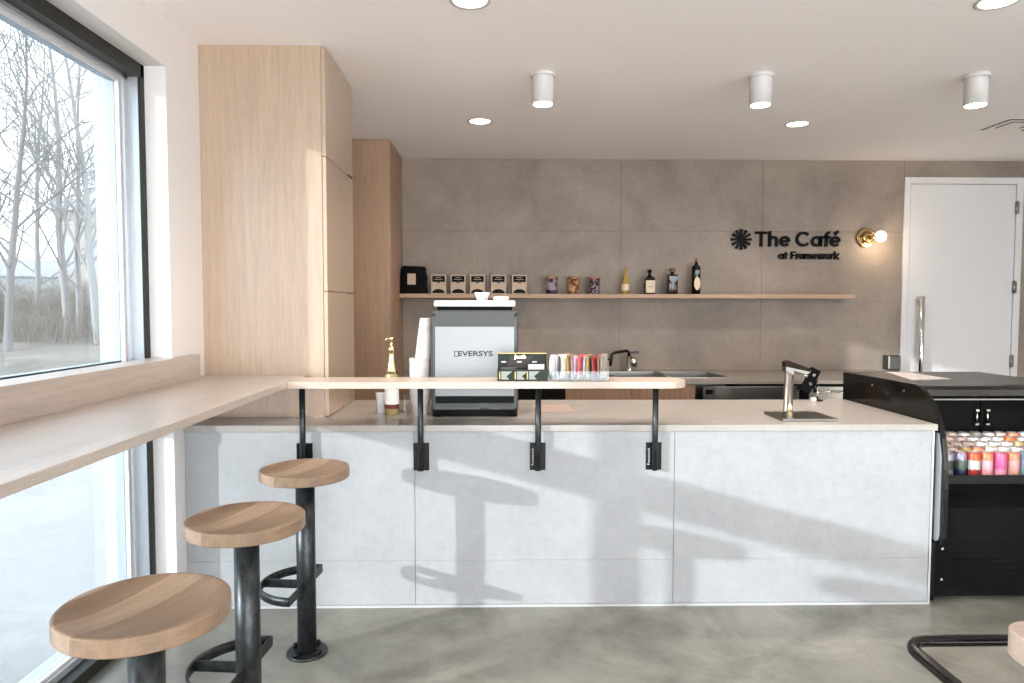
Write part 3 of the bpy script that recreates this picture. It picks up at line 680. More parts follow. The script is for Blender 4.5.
# ------------------------------------------------------------------ black open cooler
CX0, CX1 = 2.052, 2.875
t = thing('open_cooler', 'black open-front drinks cooler with curved side panels at the end of the counter', 'cooler', ((CX0 + CX1) / 2, 3.7, 0))
prof = [(4.13, 0.0), (4.13, 1.012), (3.42, 1.018), (3.385, 1.014), (3.335, 0.992), (3.285, 0.957), (3.24, 0.905), (3.205, 0.851), (3.182, 0.79), (3.172, 0.74), (3.160, 0.65), (3.156, 0.557), (3.158, 0.33), (3.165, 0.305), (3.185, 0.295), (3.24, 0.293), (3.24, 0.0)]
for x in (CX0, CX1 - 0.022):
    b = B(); prism(b, prof, 'x', x, x + 0.022); lp(obj('side_panel', b, 'black_gloss', None, 0.003), t)
b = B(); prism(b, [(3.206, 0.812), (3.238, 0.812), (3.238, 0.325), (3.228, 0.308), (3.205, 0.302), (3.188, 0.312), (3.180, 0.335), (3.180, 0.70)], 'x', CX0 - 0.004, CX0 - 0.0002)
lp(obj('lit_side_strip', b, 'alu', None), t)  # pale strip standing in for light on the side panel's face
b = B(); box(b, CX0 + .022, CX1 - .022, 3.43, 4.12, 0.985, 1.014); lp(obj('top', b, 'cooler_top', None, 0.003), t)
b = B(); prism(b, [(3.43, 1.014), (3.40, 1.010), (3.37, 0.995), (3.37, 0.965), (3.43, 0.950)], 'x', CX0 + .022, CX1 - .022); lp(obj('hood', b, 'black_gloss'), t)
b = B(); box(b, CX0 + .03, CX1 - .03, 3.395, 3.402, 0.941, 0.947); lp(obj('light_strip', b, 'strip'), t)
b = B(); box(b, CX0 + .022, CX1 - .022, 3.62, 4.12, 0.02, 0.985); lp(obj('rear_housing', b, 'black_matte'), t)
b = B(); 
for x0, x1 in ((CX0 + .03, 2.520), (2.526, CX1 - .03)): box(b, x0, x1, 3.608, 3.6195, 0.62, 0.94)
rd = lp(obj('rear_doors', b, 'black_matte'), t)
for x in (2.495, 2.552):
    b = B(); tube(b, [(x, 3.592, 0.785), (x, 3.592, 0.862)], 0.006, 8); box(b, x - .009, x + .009, 3.586, 3.6079, 0.783, 0.793); box(b, x - .009, x + .009, 3.586, 3.6079, 0.856, 0.866)
    h = obj('handle', b, 'stainless', rd)
SH = 0.597
b = B(); box(b, CX0 + .022, CX1 - .022, 3.20, 3.276, SH - 0.02, SH)
for j in range(1, 5): box(b, CX0 + .022, CX1 - .022, 3.210 + j * 0.066, 3.276 + j * 0.066 + (0.079 if j == 4 else 0), SH - 0.02, SH + 0.011 * j)
lp(obj('shelf', b, 'black'), t)
b = B(); box(b, CX0 + .022, CX1 - .022, 3.186, 3.20, SH - 0.022, 0.617); lp(obj('shelf_lip', b, 'black', None, 0.003), t)
b = B(); prism(b, [(3.200, SH - 0.022), (3.24, 0.50), (3.20, 0.46), (3.19, 0.30), (3.26, 0.30), (3.30, 0.56)], 'x', CX0 + .022, CX1 - .022); lp(obj('front_panel', b, 'black_matte'), t)
b = B(); box(b, CX0 + .022, CX1 - .022, 3.25, 3.60, 0.02, 0.30)
for k in range(6): box(b, CX0 + .12, CX1 - .12, 3.246, 3.25, 0.07 + k * 0.03, 0.082 + k * 0.03)
lp(obj('kick_base', b, 'black_matte'), t)
for y, z in ((3.255, 0.25), (3.25, 0.10)):
    b = B(); lathe(b, [(0.006, -0.004), (0.006, 0)], CX0 + 0.06, 3.25, z, 10, axis='y'); lp(obj('screw', b, 'chrome'), t)
for y, z in ((3.50, 0.975), (3.8, 0.97)):
    b = B(); lathe(b, [(0.007, -0.003), (0.007, 0)], CX0, y, z, 10, axis='x'); lp(obj('screw', b, 'chrome'), t)
b = B(); prism(b, [(2.288, 4.10), (2.42, 4.08), (2.41, 3.68), (2.175, 3.64)], 'z', 1.0145, 1.0155)
M['paper_shaded'] = mat('shaded_white_paper', (0.32, 0.29, 0.285), 0.9)  # white paper, darkened in its colour to stand in for shadow
tag(obj('paper_sheet', b, 'paper_shaded'), 'white paper sheet lying on top of the black cooler', 'paper')
# cans
sch = {'grey and black': ((0.2, 0.2, 0.2), (0.03, 0.03, 0.03), (0.3, 0.3, 0.29)), 'dark blue and lavender': ((0.02, 0.03, 0.08), (0.08, 0.11, 0.09), (0.3, 0.26, 0.4)),
       'red white and green': ((0.35, 0.03, 0.03), (0.6, 0.62, 0.58), (0.65, 0.10, 0.04)), 'pale pink and orange': ((0.75, 0.30, 0.34), (0.72, 0.42, 0.46), (0.75, 0.2, 0.1)),
       'hot pink': ((0.75, 0.30, 0.40), (0.72, 0.10, 0.28), (0.72, 0.12, 0.24)), 'peach': ((0.72, 0.36, 0.28), (0.72, 0.36, 0.34), (0.74, 0.24, 0.14)), 'light blue': ((0.45, 0.6, 0.72), (0.5, 0.62, 0.75), (0.3, 0.45, 0.6)),
       'golden': ((0.42, 0.3, 0.06), (0.5, 0.36, 0.1), (0.5, 0.38, 0.14)), 'rose': ((0.5, 0.3, 0.28), (0.52, 0.34, 0.32), (0.6, 0.46, 0.42)), 'white': ((0.7, 0.7, 0.7), (0.7, 0.68, 0.7), (0.72, 0.72, 0.72)), 'bright orange': ((0.75, 0.12, 0.03), (0.5, 0.35, 0.45), (0.78, 0.14, 0.03))}
M['can_lid'] = mat('can_lid', (0.30, 0.26, 0.24), 0.4, 0.6)
CM = {}
for k, (c1, c2, c3) in sch.items():
    m = mat('can_' + k.replace(' ', '_'), c2, 0.3, 0.25); sx = nd(m, 'ShaderNodeSeparateXYZ'); lk(m, coords(m), sx.inputs[0])
    f = noise(m, coords(m), 60, 2); zz = nd(m, 'ShaderNodeMath', operation='MULTIPLY_ADD'); lk(m, f, zz.inputs[0]); zz.inputs[1].default_value = 0.25
    z2 = nd(m, 'ShaderNodeMath', operation='MULTIPLY'); lk(m, sx.outputs['Z'], z2.inputs[0]); z2.inputs[1].default_value = 8.3; lk(m, z2.outputs[0], zz.inputs[2])
    setc(m, ramp(m, zz.outputs[0], [(0.0, shade(c1, .75)), (0.44, shade(c2, .75)), (0.80, shade(c3, .75))], 'CONSTANT')); CM[k] = m
def can_bm():
    b = B(); lathe(b, [(0.021, 0), (0.0275, 0.006), (0.029, 0.012), (0.029, 0.106), (0.027, 0.113), (0.0245, 0.118)], n=20); return b
def lid_bm():
    b = B(); lathe(b, [(0.0248, 0.1181), (0.0252, 0.1205), (0.0235, 0.1205), (0.0225, 0.1185), (0.001, 0.1185)], n=20); box(b, -0.005, 0.005, -0.009, 0.009, 0.1186, 0.1196); return b
cb_, lb_ = can_bm(), lid_bm(); can_me = None; cans = {}
b = cb_; proto = {}
def make_can(scheme):
    b = can_bm(); o = obj('drink_can', b, CM[scheme]); obj('lid', lid_bm(), 'can_lid', o); return o
cb_.free(); lb_.free()
rows = [['grey and black', 'dark blue and lavender', 'red white and green', 'pale pink and orange', 'hot pink', 'peach', 'light blue', 'bright orange', 'rose', 'white', 'golden', 'light blue'],
        ['rose', 'rose', 'golden', 'peach', 'white', 'white', 'white', 'rose', 'light blue', 'white', 'rose', 'hot pink'],
        ['rose', 'golden', 'rose', 'rose', 'white', 'white', 'white', 'golden', 'white', 'peach', 'white', 'golden'],
        ['golden', 'golden', 'rose', 'rose', 'white', 'white', 'white', 'bright orange', 'rose', 'white', 'golden', 'rose'],
        ['rose', 'golden', 'rose', 'rose', 'white', 'grey and black', 'white', 'rose', 'peach', 'white', 'white', 'golden']]
ordn = ['first', 'second', 'third', 'fourth', 'fifth', 'sixth', 'seventh', 'eighth', 'ninth', 'tenth', 'eleventh', 'twelfth']
rown = ['front row', 'second row', 'third row', 'fourth row', 'back row']
P0 = {}
for j in range(5):
    for i in range(12):
        s = rows[j][i]; x = CX0 + 0.0635 + i * 0.0635; y = 3.243 + j * 0.066 + (0.003 if i % 2 else 0)
        if s in P0: o = dup(P0[s])
        else: P0[s] = o = make_can(s)
        o.location = (x, y, SH + 0.0003 + 0.011 * j); o.rotation_euler = (0, 0, random.random() * 6)
        tag(o, s + ' drink can, ' + ordn[i] + ' from the counter, ' + rown[j] + ' in the cooler', 'can', 'drink cans on the cooler shelf')

# ------------------------------------------------------------------ things on the wall shelf
SZ = 1.5022
def bottle(name, label, x, prof, m, parts, square=False, cap=None):
    t = thing(name, label, 'bottle', (x, 5.88, SZ))
    b = B()
    if square: lathe(b, prof, n=4); bmesh.ops.rotate(b, verts=b.verts[:], cent=(0, 0, 0), matrix=Matrix.Rotation(PI / 4, 3, 'Z'))
    else: lathe(b, prof, n=24)
    obj('glass_body', b, m, t, 0.004 if square else 0)
    for nm, bmx, mm in parts: obj(nm, bmx, mm, t)
    return t
M['amber'] = mat('golden_liquor', (0.75, 0.50, 0.12), 0.1, trans=0.5)
M['bottle_dk'] = mat('dark_bottle', (0.005, 0.002, 0.002), 0.1)
M['bottle_br'] = mat('red_brown_bottle', (0.03, 0.005, 0.005), 0.1)
M['cream'] = mat('cream_label', (0.62, 0.52, 0.38), 0.6)
M['slate'] = mat('slate_label', (0.22, 0.26, 0.30), 0.5)
M['cork'] = mat('wooden_stopper', (0.20, 0.10, 0.05), 0.6)
def bxm(*a): b = B(); box(b, *a); return b
def lam(*a, **k): b = B(); lathe(b, *a, **k); return b
bottle('liquor_bottle', 'slim pale golden liquor bottle on the shelf beside the last patterned tin', 1.060, [(0.024, 0), (0.032, 0.004), (0.033, 0.10), (0.026, 0.135), (0.013, 0.165), (0.011, 0.215)], 'amber',
       [('cap', lam([(0.013, 0.212), (0.013, 0.232)]), 'kraft'), ('label', lam([(0.0336, 0.03), (0.0336, 0.085)], cap=False), 'cream')])
bottle('liquor_bottle', 'dark square-shouldered liquor bottle with a large cream label on the shelf', 1.264, [(0.054, 0), (0.056, 0.004), (0.056, 0.125), (0.050, 0.14), (0.018, 0.155), (0.016, 0.185)], 'bottle_dk',
       [('stopper', lam([(0.019, 0.180), (0.019, 0.205)]), 'black'), ('label', bxm(-0.038, 0.038, -0.0415, -0.0400, 0.012, 0.115), 'cream'), ('label_print', bxm(-0.02, 0.02, -0.0422, -0.0416, 0.06, 0.064), 'maroon'), ('hang_tag', bxm(-0.055, -0.047, -0.03, -0.028, 0.05, 0.09), 'black')], square=True)
o = bottle('liquor_bottle', 'red brown rectangular liquor bottle with a grey shield label and wooden stopper', 1.456, [(0.052, 0), (0.054, 0.004), (0.054, 0.158), (0.050, 0.165), (0.020, 0.17), (0.018, 0.19)], 'bottle_br',
       [('stopper', lam([(0.019, 0.186), (0.026, 0.194), (0.026, 0.21), (0.019, 0.217)]), 'cork')], square=True)
b = B(); prism(b, [(-0.034, 0.150), (0.034, 0.150), (0.034, 0.125), (0.0, 0.082), (-0.034, 0.125)], 'y', -0.0402, -0.0385); obj('label', b, 'slate', o)
o = bottle('liquor_bottle', 'tallest black round liquor bottle with an oval cream label on the shelf', 1.656, [(0.032, 0), (0.037, 0.005), (0.037, 0.22), (0.032, 0.236), (0.016, 0.245), (0.012, 0.27)], 'bottle_dk',
       [('stopper', lam([(0.010, 0.27), (0.013, 0.275), (0.013, 0.295), (0.008, 0.30)]), 'cork')])
b = B(); lathe(b, [(1.0, 0), (1.0, 0.0016)], 0, 0, 0, 24, axis='y')
for v in b.verts: v.co = Vector((v.co.x * 0.026, -0.0385 + v.co.y, 0.09 + v.co.z * 0.055))
obj('label', b, 'cream', o)
b = B(); prism(b, [(0.026 * (1 if k % 2 else .45) * math.cos(k * PI / 6), 0.185 + 0.030 * (1 if k % 2 else .45) * math.sin(k * PI / 6)) for k in range(12)], 'y', -0.0385, -0.0370); obj('emblem', b, 'slate', o)
# patterned tins
tn = [(0.443, 'dark purple', (0.04, 0.015, 0.05), (0.42, 0.33, 0.42)), (0.625, 'orange brown', (0.22, 0.07, 0.02), (0.62, 0.38, 0.18)), (0.797, 'black and lilac', (0.03, 0.015, 0.02), (0.40, 0.30, 0.34))]
for i, (x, nm, c1, c2) in enumerate(tn):
    t = thing('patterned_tin', nm + ' patterned round tin with a copper lid on the wall shelf', 'tin', (x, 5.88, SZ), group='patterned tins on the shelf')
    m = mat('tin_' + nm.replace(' ', '_'), c1, 0.35); vo = nd(m, 'ShaderNodeTexVoronoi'); vo.inputs['Scale'].default_value = 32 + 14 * (i == 2) - 8 * (i == 0); lk(m, coords(m), vo.inputs['Vector'])
    setc(m, ramp(m, vo.outputs['Distance'], [(0.46, shade(c1, .6)), (0.62, shade(c2, .62))]))
    b = B(); lathe(b, [(0.049, 0), (0.050, 0.002), (0.050, 0.127)], n=28); obj('body', b, m, t)
    b = B(); lathe(b, [(0.052, 0.127), (0.0525, 0.130), (0.0525, 0.142), (0.05, 0.144)], n=28); obj('lid', b, mat('copper_lid', (0.35, 0.18, 0.10), 0.4, 0.6) if i == 0 else bpy.data.materials['copper_lid'], t)
# kraft boxes
kb = thing('coffee_box', 'x', 'box', (-0.5, 5.88, SZ), group='tan coffee boxes on the shelf')
b = B(); box(b, -0.062, 0.062, -0.035, 0.035, 0, 0.160); obj('carton', b, 'kraft', kb, 0.003)
b = B(); box(b, -0.052, 0.052, -0.0362, -0.0352, 0.098, 0.148); prism(b, [(-0.014, 0.099), (0.014, 0.099), (0.008, 0.089), (-0.008, 0.089)], 'y', -0.0362, -0.0352); obj('label', b, 'ink', kb)
b = B(); prism(b, [(-0.052, 0.006)] + [(0.052 * -math.cos(PI * k / 12), 0.008 + 0.032 * math.sin(PI * k / 12)) for k in range(13)] + [(0.052, 0.006)], 'y', -0.0362, -0.0352); obj('arch_print', b, 'ink', kb)
b = B(); box(b, -0.022, 0.022, -0.0368, -0.0363, 0.133, 0.1365); box(b, -0.034, 0.034, -0.0368, -0.0363, 0.117, 0.1205); lathe(b, [(0.0035, -0.0368), (0.0035, -0.0363)], 0, 0, 0.100, 10, axis='y'); obj('label_text', b, 'kraft', kb)
kl = ['tan coffee box beside the black bag on the wall shelf', 'second tan coffee box from the black bag on the shelf', 'middle one of the five tan coffee boxes on the shelf', 'fourth tan coffee box from the black bag, after a gap', 'tan coffee box nearest to the patterned tins']
for i, x in enumerate((-0.500, -0.338, -0.177, -0.003, 0.172)):
    o = kb if i == 0 else dup(kb); o.location.x = x; o['label'] = kl[i]
# black bag
t = thing('coffee_bag', 'large black coffee bag with a small tan label at the end of the shelf', 'bag', (-0.7025, 5.87, SZ))
b = B(); prism(b, [(-0.112, 0), (-0.108, 0.215), (-0.092, 0.232), (0.085, 0.225), (0.100, 0.205), (0.104, 0.12), (0.104, 0)], 'y', -0.055, 0.055)
bmesh.ops.subdivide_edges(b, edges=b.edges[:], cuts=3, use_grid_fill=True)
for v in b.verts:
    k = max(0, (v.co.z - 0.13) / 0.10); v.co.y *= 1 - 0.75 * min(1, k); v.co.x += 0.003 * math.sin(v.co.z * 60)
for f in b.faces: f.smooth = True
obj('bag_body', b, 'black_matte', t, 0.004)
b = B(); box(b, -0.050, 0.018, -0.0585, -0.0562, 0.075, 0.165, rot=Matrix.Rotation(0.0, 4, 'X'), piv=(0, 0, 0)); obj('label', b, 'kraft', t)

# ------------------------------------------------------------------ stools
def seat_bm(R=0.1744, T=0.039):
    b = B(); n = 64; prev = None
    rr = [0, .1, .2, .3, .4, .5, .6, .7, .8, .88, .95, .985, 1.0]
    def ht(r, a):
        x, y = r * math.cos(a), r * math.sin(a)
        d = 0.021 * max(0, 1 - (r / 0.93) ** 2) ** 1.0
        return T - d * (0.8 + 0.2 * min(1, r * 1.6) ** 2 * math.cos(2 * (a - 0.5))) - (0.0025 if r == 1.0 else 0)
    cen = b.verts.new((0, 0, ht(0.0001, 0)))
    for r in rr[1:]:
        ring = [b.verts.new((R * r * math.cos(2 * PI * k / n), R * r * math.sin(2 * PI * k / n), ht(r, 2 * PI * k / n))) for k in range(n)]
        for k in range(n):
            f = b.faces.new((prev[k], prev[(k + 1) % n], ring[(k + 1) % n], ring[k])) if prev else b.faces.new((cen, ring[k], ring[(k + 1) % n])); f.smooth = True
        prev = ring
    for r, z in ((1.0, 0.003), (0.985, 0.0)):
        ring = [b.verts.new((R * r * math.cos(2 * PI * k / n), R * r * math.sin(2 * PI * k / n), z)) for k in range(n)]
        for k in range(n):
            f = b.faces.new((prev[k], prev[(k + 1) % n], ring[(k + 1) % n], ring[k])); f.smooth = (z == 0)
        prev = ring
    b.faces.new(list(reversed(prev))); return b
st = thing('bar_stool', 'x', 'stool', (0, 0, 0), group='fixed bar stools at the window bar')
o = obj('seat', seat_bm(), 'oak', st, loc=(0, 0, 0.7165))
b = B(); tube(b, [(0, 0, 0.010), (0, 0, 0.712)], 0.0375, 32); lathe(b, [(0.10, 0.708), (0.10, 0.7162)], n=28); obj('post', b, 'steel_raw', st)
b = B(); lathe(b, [(0.081, 0.0), (0.081, 0.008), (0.079, 0.010)], n=36); fl = obj('floor_flange', b, 'steel_raw', st)
for k in range(4):
    a = PI / 4 + k * PI / 2 + 0.3; b = B(); lathe(b, [(0.011, 0.010), (0.011, 0.024), (0.005, 0.026)], 0.062 * math.cos(a), 0.062 * math.sin(a), 0, 8); obj('bolt', b, 'black', fl)
# D-shaped foot rest
fr = thing('foot_rest', '', '', (0, 0, 0)); 
for k in ('label', 'category'): del fr[k]
bpy.data.objects.remove(fr)
b = B(); RR = 0.178; n = 36; zt, zb, w = 0.298, 0.264, 0.006
V = []
for k in range(n + 1):
    a = math.radians(72 + 180 * k / n + 12 - 0)
    V.append([b.verts.new((r * math.cos(a), r * math.sin(a), z)) for r, z in ((RR, zb), (RR, zt), (RR - w, zt), (RR - w, zb))])
for k in range(n):
    for i in range(4):
        f = b.faces.new((V[k][i], V[k][(i + 1) % 4], V[k + 1][(i + 1) % 4], V[k + 1][i])); f.smooth = i in (0, 2)
b.faces.new(V[0]); b.faces.new(list(reversed(V[-1])))
for a0, r0, r1 in ((84, 0.036, RR - .001), (264, 0.036, RR - .001), (174, 0.036, RR - .001)):
    vs = box(b, r0, r1, -0.003, 0.003, zb, zt); bmesh.ops.rotate(b, verts=vs, cent=(0, 0, 0), matrix=Matrix.Rotation(math.radians(a0), 3, 'Z'))
obj('foot_ring', b, 'steel_raw', st)
sl = [(-0.774, 2.787, 'bar stool nearest the tiled counter, its floor flange in view'), (-0.774, 2.135, 'middle bar stool of the three along the window'), (-0.769, 1.5105, 'bar stool nearest the viewer, with its large wooden seat in the bottom left corner')]
for i, (x, y, l) in enumerate(sl):
    o = st if i == 0 else dup(st); o.location = (x, y, 0); o['label'] = l; o.rotation_euler = (0, 0, (0, 0.02, 0.05)[i])

# ------------------------------------------------------------------ chair and table at the lower right
ch = thing('tube_chair', 'chair of bent dark steel tube tucked against the wooden table', 'chair', (1.15, 1.25, 0))
b = B()
pts = [(0.45, 0.20, 0.0), (0.40, 0.20, 0.60), (0.36, 0.20, 0.668), (0.28, 0.20, 0.684)]
rc = 0.055
loop = [(-0.285 + rc - rc * math.sin(math.radians(q)), 0.205 - rc + rc * math.cos(math.radians(q)), 0.684) for q in range(0, 91, 10)]
loop += [(-0.285 + rc - rc * math.cos(math.radians(q)), -0.205 + rc - rc * math.sin(math.radians(q)), 0.684) for q in range(0, 91, 10)]
loop += [(0.28, -0.205, 0.684), (0.36, -0.205, 0.668), (0.40, -0.205, 0.60), (0.45, -0.205, 0.0)]
pts = [(x, 0.205, z) for x, y, z in pts]
tube(b, pts + loop, 0.0125, 14); obj('frame', b, 'black_gloss', ch)
b = B()
for y in (0.17, -0.185): tube(b, [(-0.20, y, 0.0), (-0.19, y, 0.44), (-0.17, y, 0.46), (0.405, y, 0.46)], 0.010, 12)
tube(b, [(-0.19, 0.17, 0.45), (-0.19, -0.185, 0.45)], 0.010, 10)
for y in (0.195, -0.195): tube(b, [(0.408, y * 0.9, 0.46), (0.414, y, 0.46)], 0.010, 8)
obj('legs', b, 'black_gloss', ch)
b = B(); box(b, -0.18, 0.24, -0.20, 0.185, 0.4702, 0.492); obj('seat', b, 'oak', ch, 0.01, 3)
tb = thing('cafe_table', 'pale wooden table with a thick rounded top at the lower right edge', 'table', (1.45, 1.05, 0))
b = B(); x0, x1, y0, y1, r = -0.43, 0.45, -0.45, 0.345, 0.06
P = []
for cx_, cy_, a0 in ((x1 - r, y1 - r, 0), (x0 + r, y1 - r, 90), (x0 + r, y0 + r, 180), (x1 - r, y0 + r, 270)):
    P += [(cx_ + r * math.cos(math.radians(a0 + a)), cy_ + r * math.sin(math.radians(a0 + a))) for a in range(0, 91, 10)]
prism(b, P, 'z', 0.700, 0.755); obj('tabletop', b, 'ply', tb, 0.005, 3)
b = B(); tube(b, [(0.23, -0.21, 0.012), (0.23, -0.21, 0.6995)], 0.035, 20); obj('pedestal', b, 'black', tb)
b = B(); lathe(b, [(0.17, 0), (0.17, 0.008), (0.16, 0.012)], 0.23, -0.21, 0, 36); obj('base', b, 'black', tb)

# ------------------------------------------------------------------ outside
M['gravel'] = concrete('pale_gravel', (0.36, 0.355, 0.35), 0.12, 0.95, 0.9, 14, spec=0.1)
M['drygrass'] = concrete('dry_grass_ground', (0.21, 0.195, 0.17), 0.3, 0.95, 0.5, 9, spec=0.1)
M['bark'] = mat('hazed_bark', (0.34, 0.33, 0.32), 0.9, spec=0.1)  # bark colour lightened to stand in for the haze outside
M['bark2'] = mat('grey_brown_bark', (0.22, 0.21, 0.205), 0.9, spec=0.1)
M['straw'] = mat('dry_stems', (0.25, 0.225, 0.195), 0.9, spec=0.1)
M['siding'] = mat('beige_siding', (0.55, 0.50, 0.45), 0.8)
M['roof'] = mat('grey_roof', (0.30, 0.31, 0.34), 0.8)
b = B()
for i in range(40):
    for j in range(30): pass
nx, ny = 40, 40
def gz(x, y):
    d = max(0, math.hypot(x, y) - 16)
    return -0.12 + 0.02 * d + (0.10 * math.sin(x * .7) * math.cos(y * .5) if d > 0 else 0)
V = [[b.verts.new((XO - 0.001 - (i / nx) ** 1.6 * 70, -25 + j / ny * 95, 0)) for j in range(ny + 1)] for i in range(nx + 1)]
for r_ in V:
    for v in r_: v.co.z = gz(v.co.x, v.co.y)
for i in range(nx):
    for j in range(ny):
        f = b.faces.new((V[i][j], V[i + 1][j], V[i + 1][j + 1], V[i][j + 1])); f.smooth = True
        c = f.calc_center_median(); f.material_index = 1 if math.hypot(c.x, c.y) > 13 else 0
struct(obj('ground', b, ['gravel', 'drygrass']))
b = B(); box(b, XO - 0.1, 12, -28, YS - 0.001, -0.14, -0.12); M['bounce_ground'] = concrete('pale_bounce_ground', (0.88, 0.86, 0.84), 0.05, 0.9, 0.9, 14, spec=0.1)  # unseen ground out front, made very pale to bounce daylight onto the ceiling
struct(obj('ground_front', b, 'bounce_ground'))
def branch(bm, p, d, L, r, lv, n=6):
    seg = 4; pts = [p.copy()]; q = p.copy(); dd = d.copy()
    for s in range(seg):
        dd = (dd + Vector((random.uniform(-1, 1), random.uniform(-1, 1), random.uniform(-.5, .8))) * 0.16).normalized(); q = q + dd * L / seg; pts.append(q.copy())
    tube(bm, pts, r, n if lv > 2 else 4 if lv > 1 else 3, r2=r * 0.5)
    if lv == 0: return
    k = random.randint(3, 4) if lv > 1 else random.randint(3, 5)
    for c in range(k):
        t_ = random.uniform(0.45 if lv >= 4 else 0.2, 1.0); i = min(seg - 1, int(t_ * seg)); pp = pts[i].lerp(pts[i + 1], t_ * seg - i)
        ax = dd.cross(Vector((random.uniform(-1, 1), random.uniform(-1, 1), random.uniform(-1, 1)))).normalized()
        nd_ = (Matrix.Rotation(math.radians(random.uniform(22, 55)), 3, ax) @ dd).normalized()
        branch(bm, pp, nd_, L * random.uniform(0.5, 0.72), r * 0.5, lv - 1)
def at(u, D):    # direction through the window, D metres away
    return Vector(((u - 492) / 702 * D, D, 0))
trees = [(96, 24, 8.5, 0.15, 'bark', 4, 'tall bare haze-pale tree with a leaning trunk nearest the window edge'), (66, 27, 9.5, 0.16, 'bark', 4, 'tall bare tree with an upright twin trunk in the middle of the window'),
         (6, 21, 7.5, 0.13, 'bark2', 4, 'darker bare tree at the outer edge of the window view'), (36, 31, 9.0, 0.13, 'bark', 4, 'slender bare tree between the dark tree and the twin trunk tree'),
         (-45, 24, 9, 0.15, 'bark2', 4, 'bare tree further along the treeline outside, beyond the edge of the view'), (120, 34, 9, 0.14, 'bark', 3, 'bare tree partly behind the window frame')]
def tree(bm, p, lean, H, r, nb=20):
    q = p.copy(); d = lean.copy(); P = [q.copy()]
    for i in range(12):
        d = (d + Vector((random.uniform(-1, 1), random.uniform(-1, 1), 0.3)) * 0.06).normalized(); q = q + d * H / 12; P.append(q.copy())
    tube(bm, P, r, 7, r2=r * 0.15)
    for k in range(nb):
        t_ = 0.16 + 0.82 * k / nb; i = min(11, int(t_ * 12)); pp = P[i].lerp(P[i + 1], t_ * 12 - i); az = random.uniform(0, 2 * PI); an = math.radians(random.uniform(28, 58))
        dd = Vector((math.cos(az) * math.sin(an), math.sin(az) * math.sin(an), math.cos(an)))
        branch(bm, pp, dd, H * random.uniform(0.22, 0.36) * (1.15 - 0.6 * t_), r * 0.34 * (1.1 - 0.7 * t_), 3)
for u, D, H, r, m, lv, l in trees:
    p = at(u, D); p.z = gz(p.x, p.y) - 0.1; b = B(); random.seed(int(u) + 100)
    lean = {96: Vector((-0.13, 0, 1)), 66: Vector((0.0, 0, 1))}.get(u, Vector((0.03, 0, 1))).normalized()
    tree(b, p, lean, H * 1.35, r, 20)
    if u == 66: tree(b, p + Vector((0.35, 0.1, 0)), Vector((0.07, 0.0, 1)).normalized(), H * 1.2, r * 0.8, 12)
    tag(obj('bare_tree', b, m, recalc=False), l, 'tree')
random.seed(5)
b = B()
for k in range(4200):
    u = random.uniform(-90, 150); D = random.uniform(23, 42); p = at(u, D); p.z = gz(p.x, p.y)
    h = random.uniform(0.5, 2.6) * (0.45 if D < 27 else 1); a = random.uniform(0, 6.28); s = random.uniform(.1, .9)
    q = p + Vector((math.cos(a) * s * h * .5, math.sin(a) * s * h * .5, h * .7)); e = p + Vector((math.cos(a) * s * h * 1.2, math.sin(a) * s * h * 1.2, h * random.uniform(.7, 1.1)))
    tube(b, [p, q, e], 0.012, 3, r2=0.005)
tag(obj('undergrowth', b, 'straw', recalc=False), 'tangled dry undergrowth of thin bare stems on the slope outside the window', 'undergrowth', kind='stuff')
def house(label, u, D, w, d, h, roof, wm='siding'):
    p = at(u, D); t = thing('house', label, 'house', (p.x, p.y, gz(p.x, p.y) - 0.2), 0.5)
    b = B(); box(b, -w / 2, w / 2, -d / 2, d / 2, 0, h); obj('walls', b, wm, t)
    b = B(); prism(b, [(-d / 2 - .3, h), (0, h + roof), (d / 2 + .3, h)], 'x', -w / 2 - .3, w / 2 + .3); obj('roof', b, 'roof', t)
    for x in (-w / 4, w / 4):
        b = B(); box(b, x - .5, x + .5, -d / 2 - .04, -d / 2 + .02, h * .45, h * .75); obj('window', b, 'alu', t)
house('pale beige house far behind the bare trees', 84, 52, 3, 6, 7.4, 1.2)
house('low grey roofed house in the distance behind the undergrowth', 30, 58, 10, 7, 2.8, 1.5, 'alu_lt')

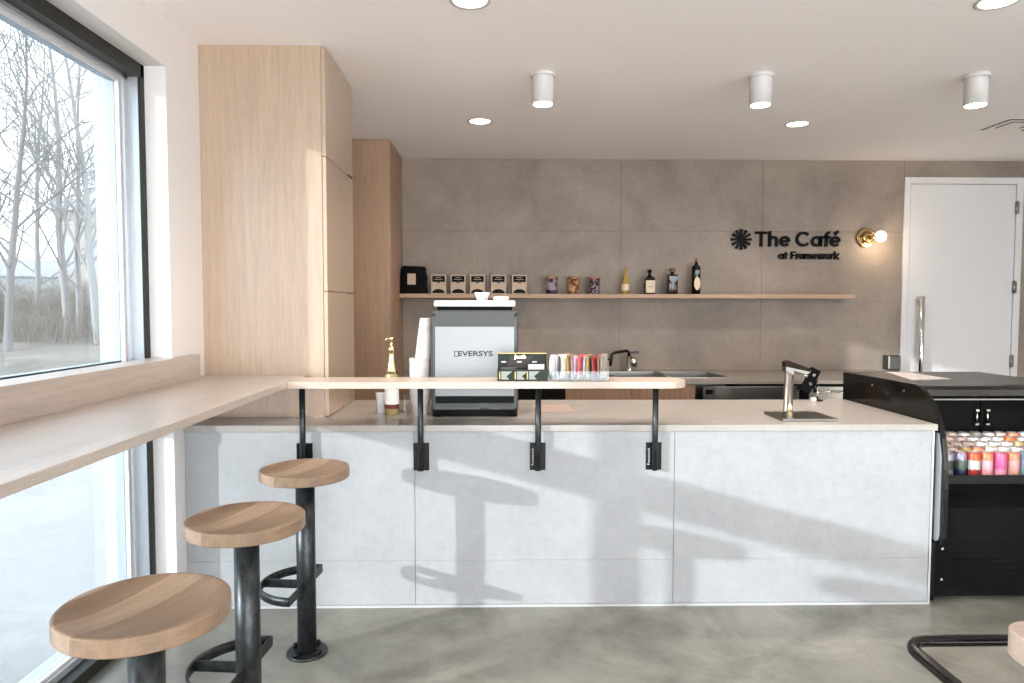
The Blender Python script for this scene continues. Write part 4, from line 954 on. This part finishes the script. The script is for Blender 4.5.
# ------------------------------------------------------------------ light
w = bpy.data.worlds.new('world'); sc.world = w; w.use_nodes = True
bg = w.node_tree.nodes['Background']; bg.inputs[0].default_value = (0.93, 0.96, 1.0, 1); bg.inputs[1].default_value = 7.4
def light(name, kind, loc, energy, col=(1, 1, 1), **kw):
    l = bpy.data.lights.new(name, kind); l.energy = energy; l.color = col
    for k, v in kw.items(): setattr(l, k, v)
    o = bpy.data.objects.new(name, l); C.objects.link(o); o.location = loc; return o
s = light('sun', 'SUN', (-20, -10, 8), 10.0, (1.0, 0.95, 0.90), angle=math.radians(0.9))
s.rotation_euler = Vector((1.515, 1.0, -0.407)).to_track_quat('-Z', 'Y').to_euler()
WARM = (1.0, 0.87, 0.76)
for i, (x, y, z) in enumerate(LIGHTS):
    o = light('lamp_glow', 'SPOT', (x, y, z - 0.012), 42, WARM, spot_size=math.radians(140), spot_blend=0.9, shadow_soft_size=0.05)
light('sconce_glow', 'POINT', (3.24, 5.82, 1.91), 2.4, (1.0, 0.76, 0.52), shadow_soft_size=0.03)
light('cooler_glow', 'AREA', ((CX0 + CX1) / 2, 3.40, 0.939), 1.0, (1, 0.95, 0.88), shape='RECTANGLE', size=0.7, size_y=0.01)
# portals on the real openings help the sampler find the daylight
def portal(loc, rot, sx, sy):
    o = light('window_portal', 'AREA', loc, 1, shape='RECTANGLE', size=sx, size_y=sy); o.data.cycles.is_portal = True; o.rotation_euler = rot; return o
portal((-1.745, 0.2, 1.2), (0, -PI / 2, 0), 2.45, 5.8)
portal((1.9, YS - 0.11, 1.2), (PI / 2, 0, 0), 6.0, 2.5)

# ------------------------------------------------------------------ camera
cam = bpy.data.cameras.new('camera'); co = bpy.data.objects.new('camera', cam); C.objects.link(co); sc.camera = co
cam.sensor_width = 36; cam.lens = 701.712 / 1024 * 36; cam.clip_start = 0.05; cam.clip_end = 300
R0 = Vector((0.999822327, -0.0188026577, 0.00133217821)); F0 = Vector((0.0188458332, 0.998561113, -0.0502049647)); U0 = Vector((-0.000386274587, 0.0502211507, 0.998738047))
co.matrix_world = Matrix(((R0.x, U0.x, -F0.x, 0), (R0.y, U0.y, -F0.y, 0), (R0.z, U0.z, -F0.z, 1.4), (0, 0, 0, 1)))
vs = sc.view_settings; vs.view_transform = 'Standard'; vs.look = 'None'; vs.gamma = 1; vs.exposure = 0.56; vs.use_curve_mapping = False
sc.cycles.use_denoising = True; sc.cycles.denoiser = 'OPENIMAGEDENOISE'; sc.cycles.max_bounces = 10; sc.cycles.diffuse_bounces = 6; sc.cycles.transparent_max_bounces = 16
sc.cycles.sample_clamp_indirect = 8; sc.cycles.caustics_reflective = False; sc.cycles.caustics_refractive = False
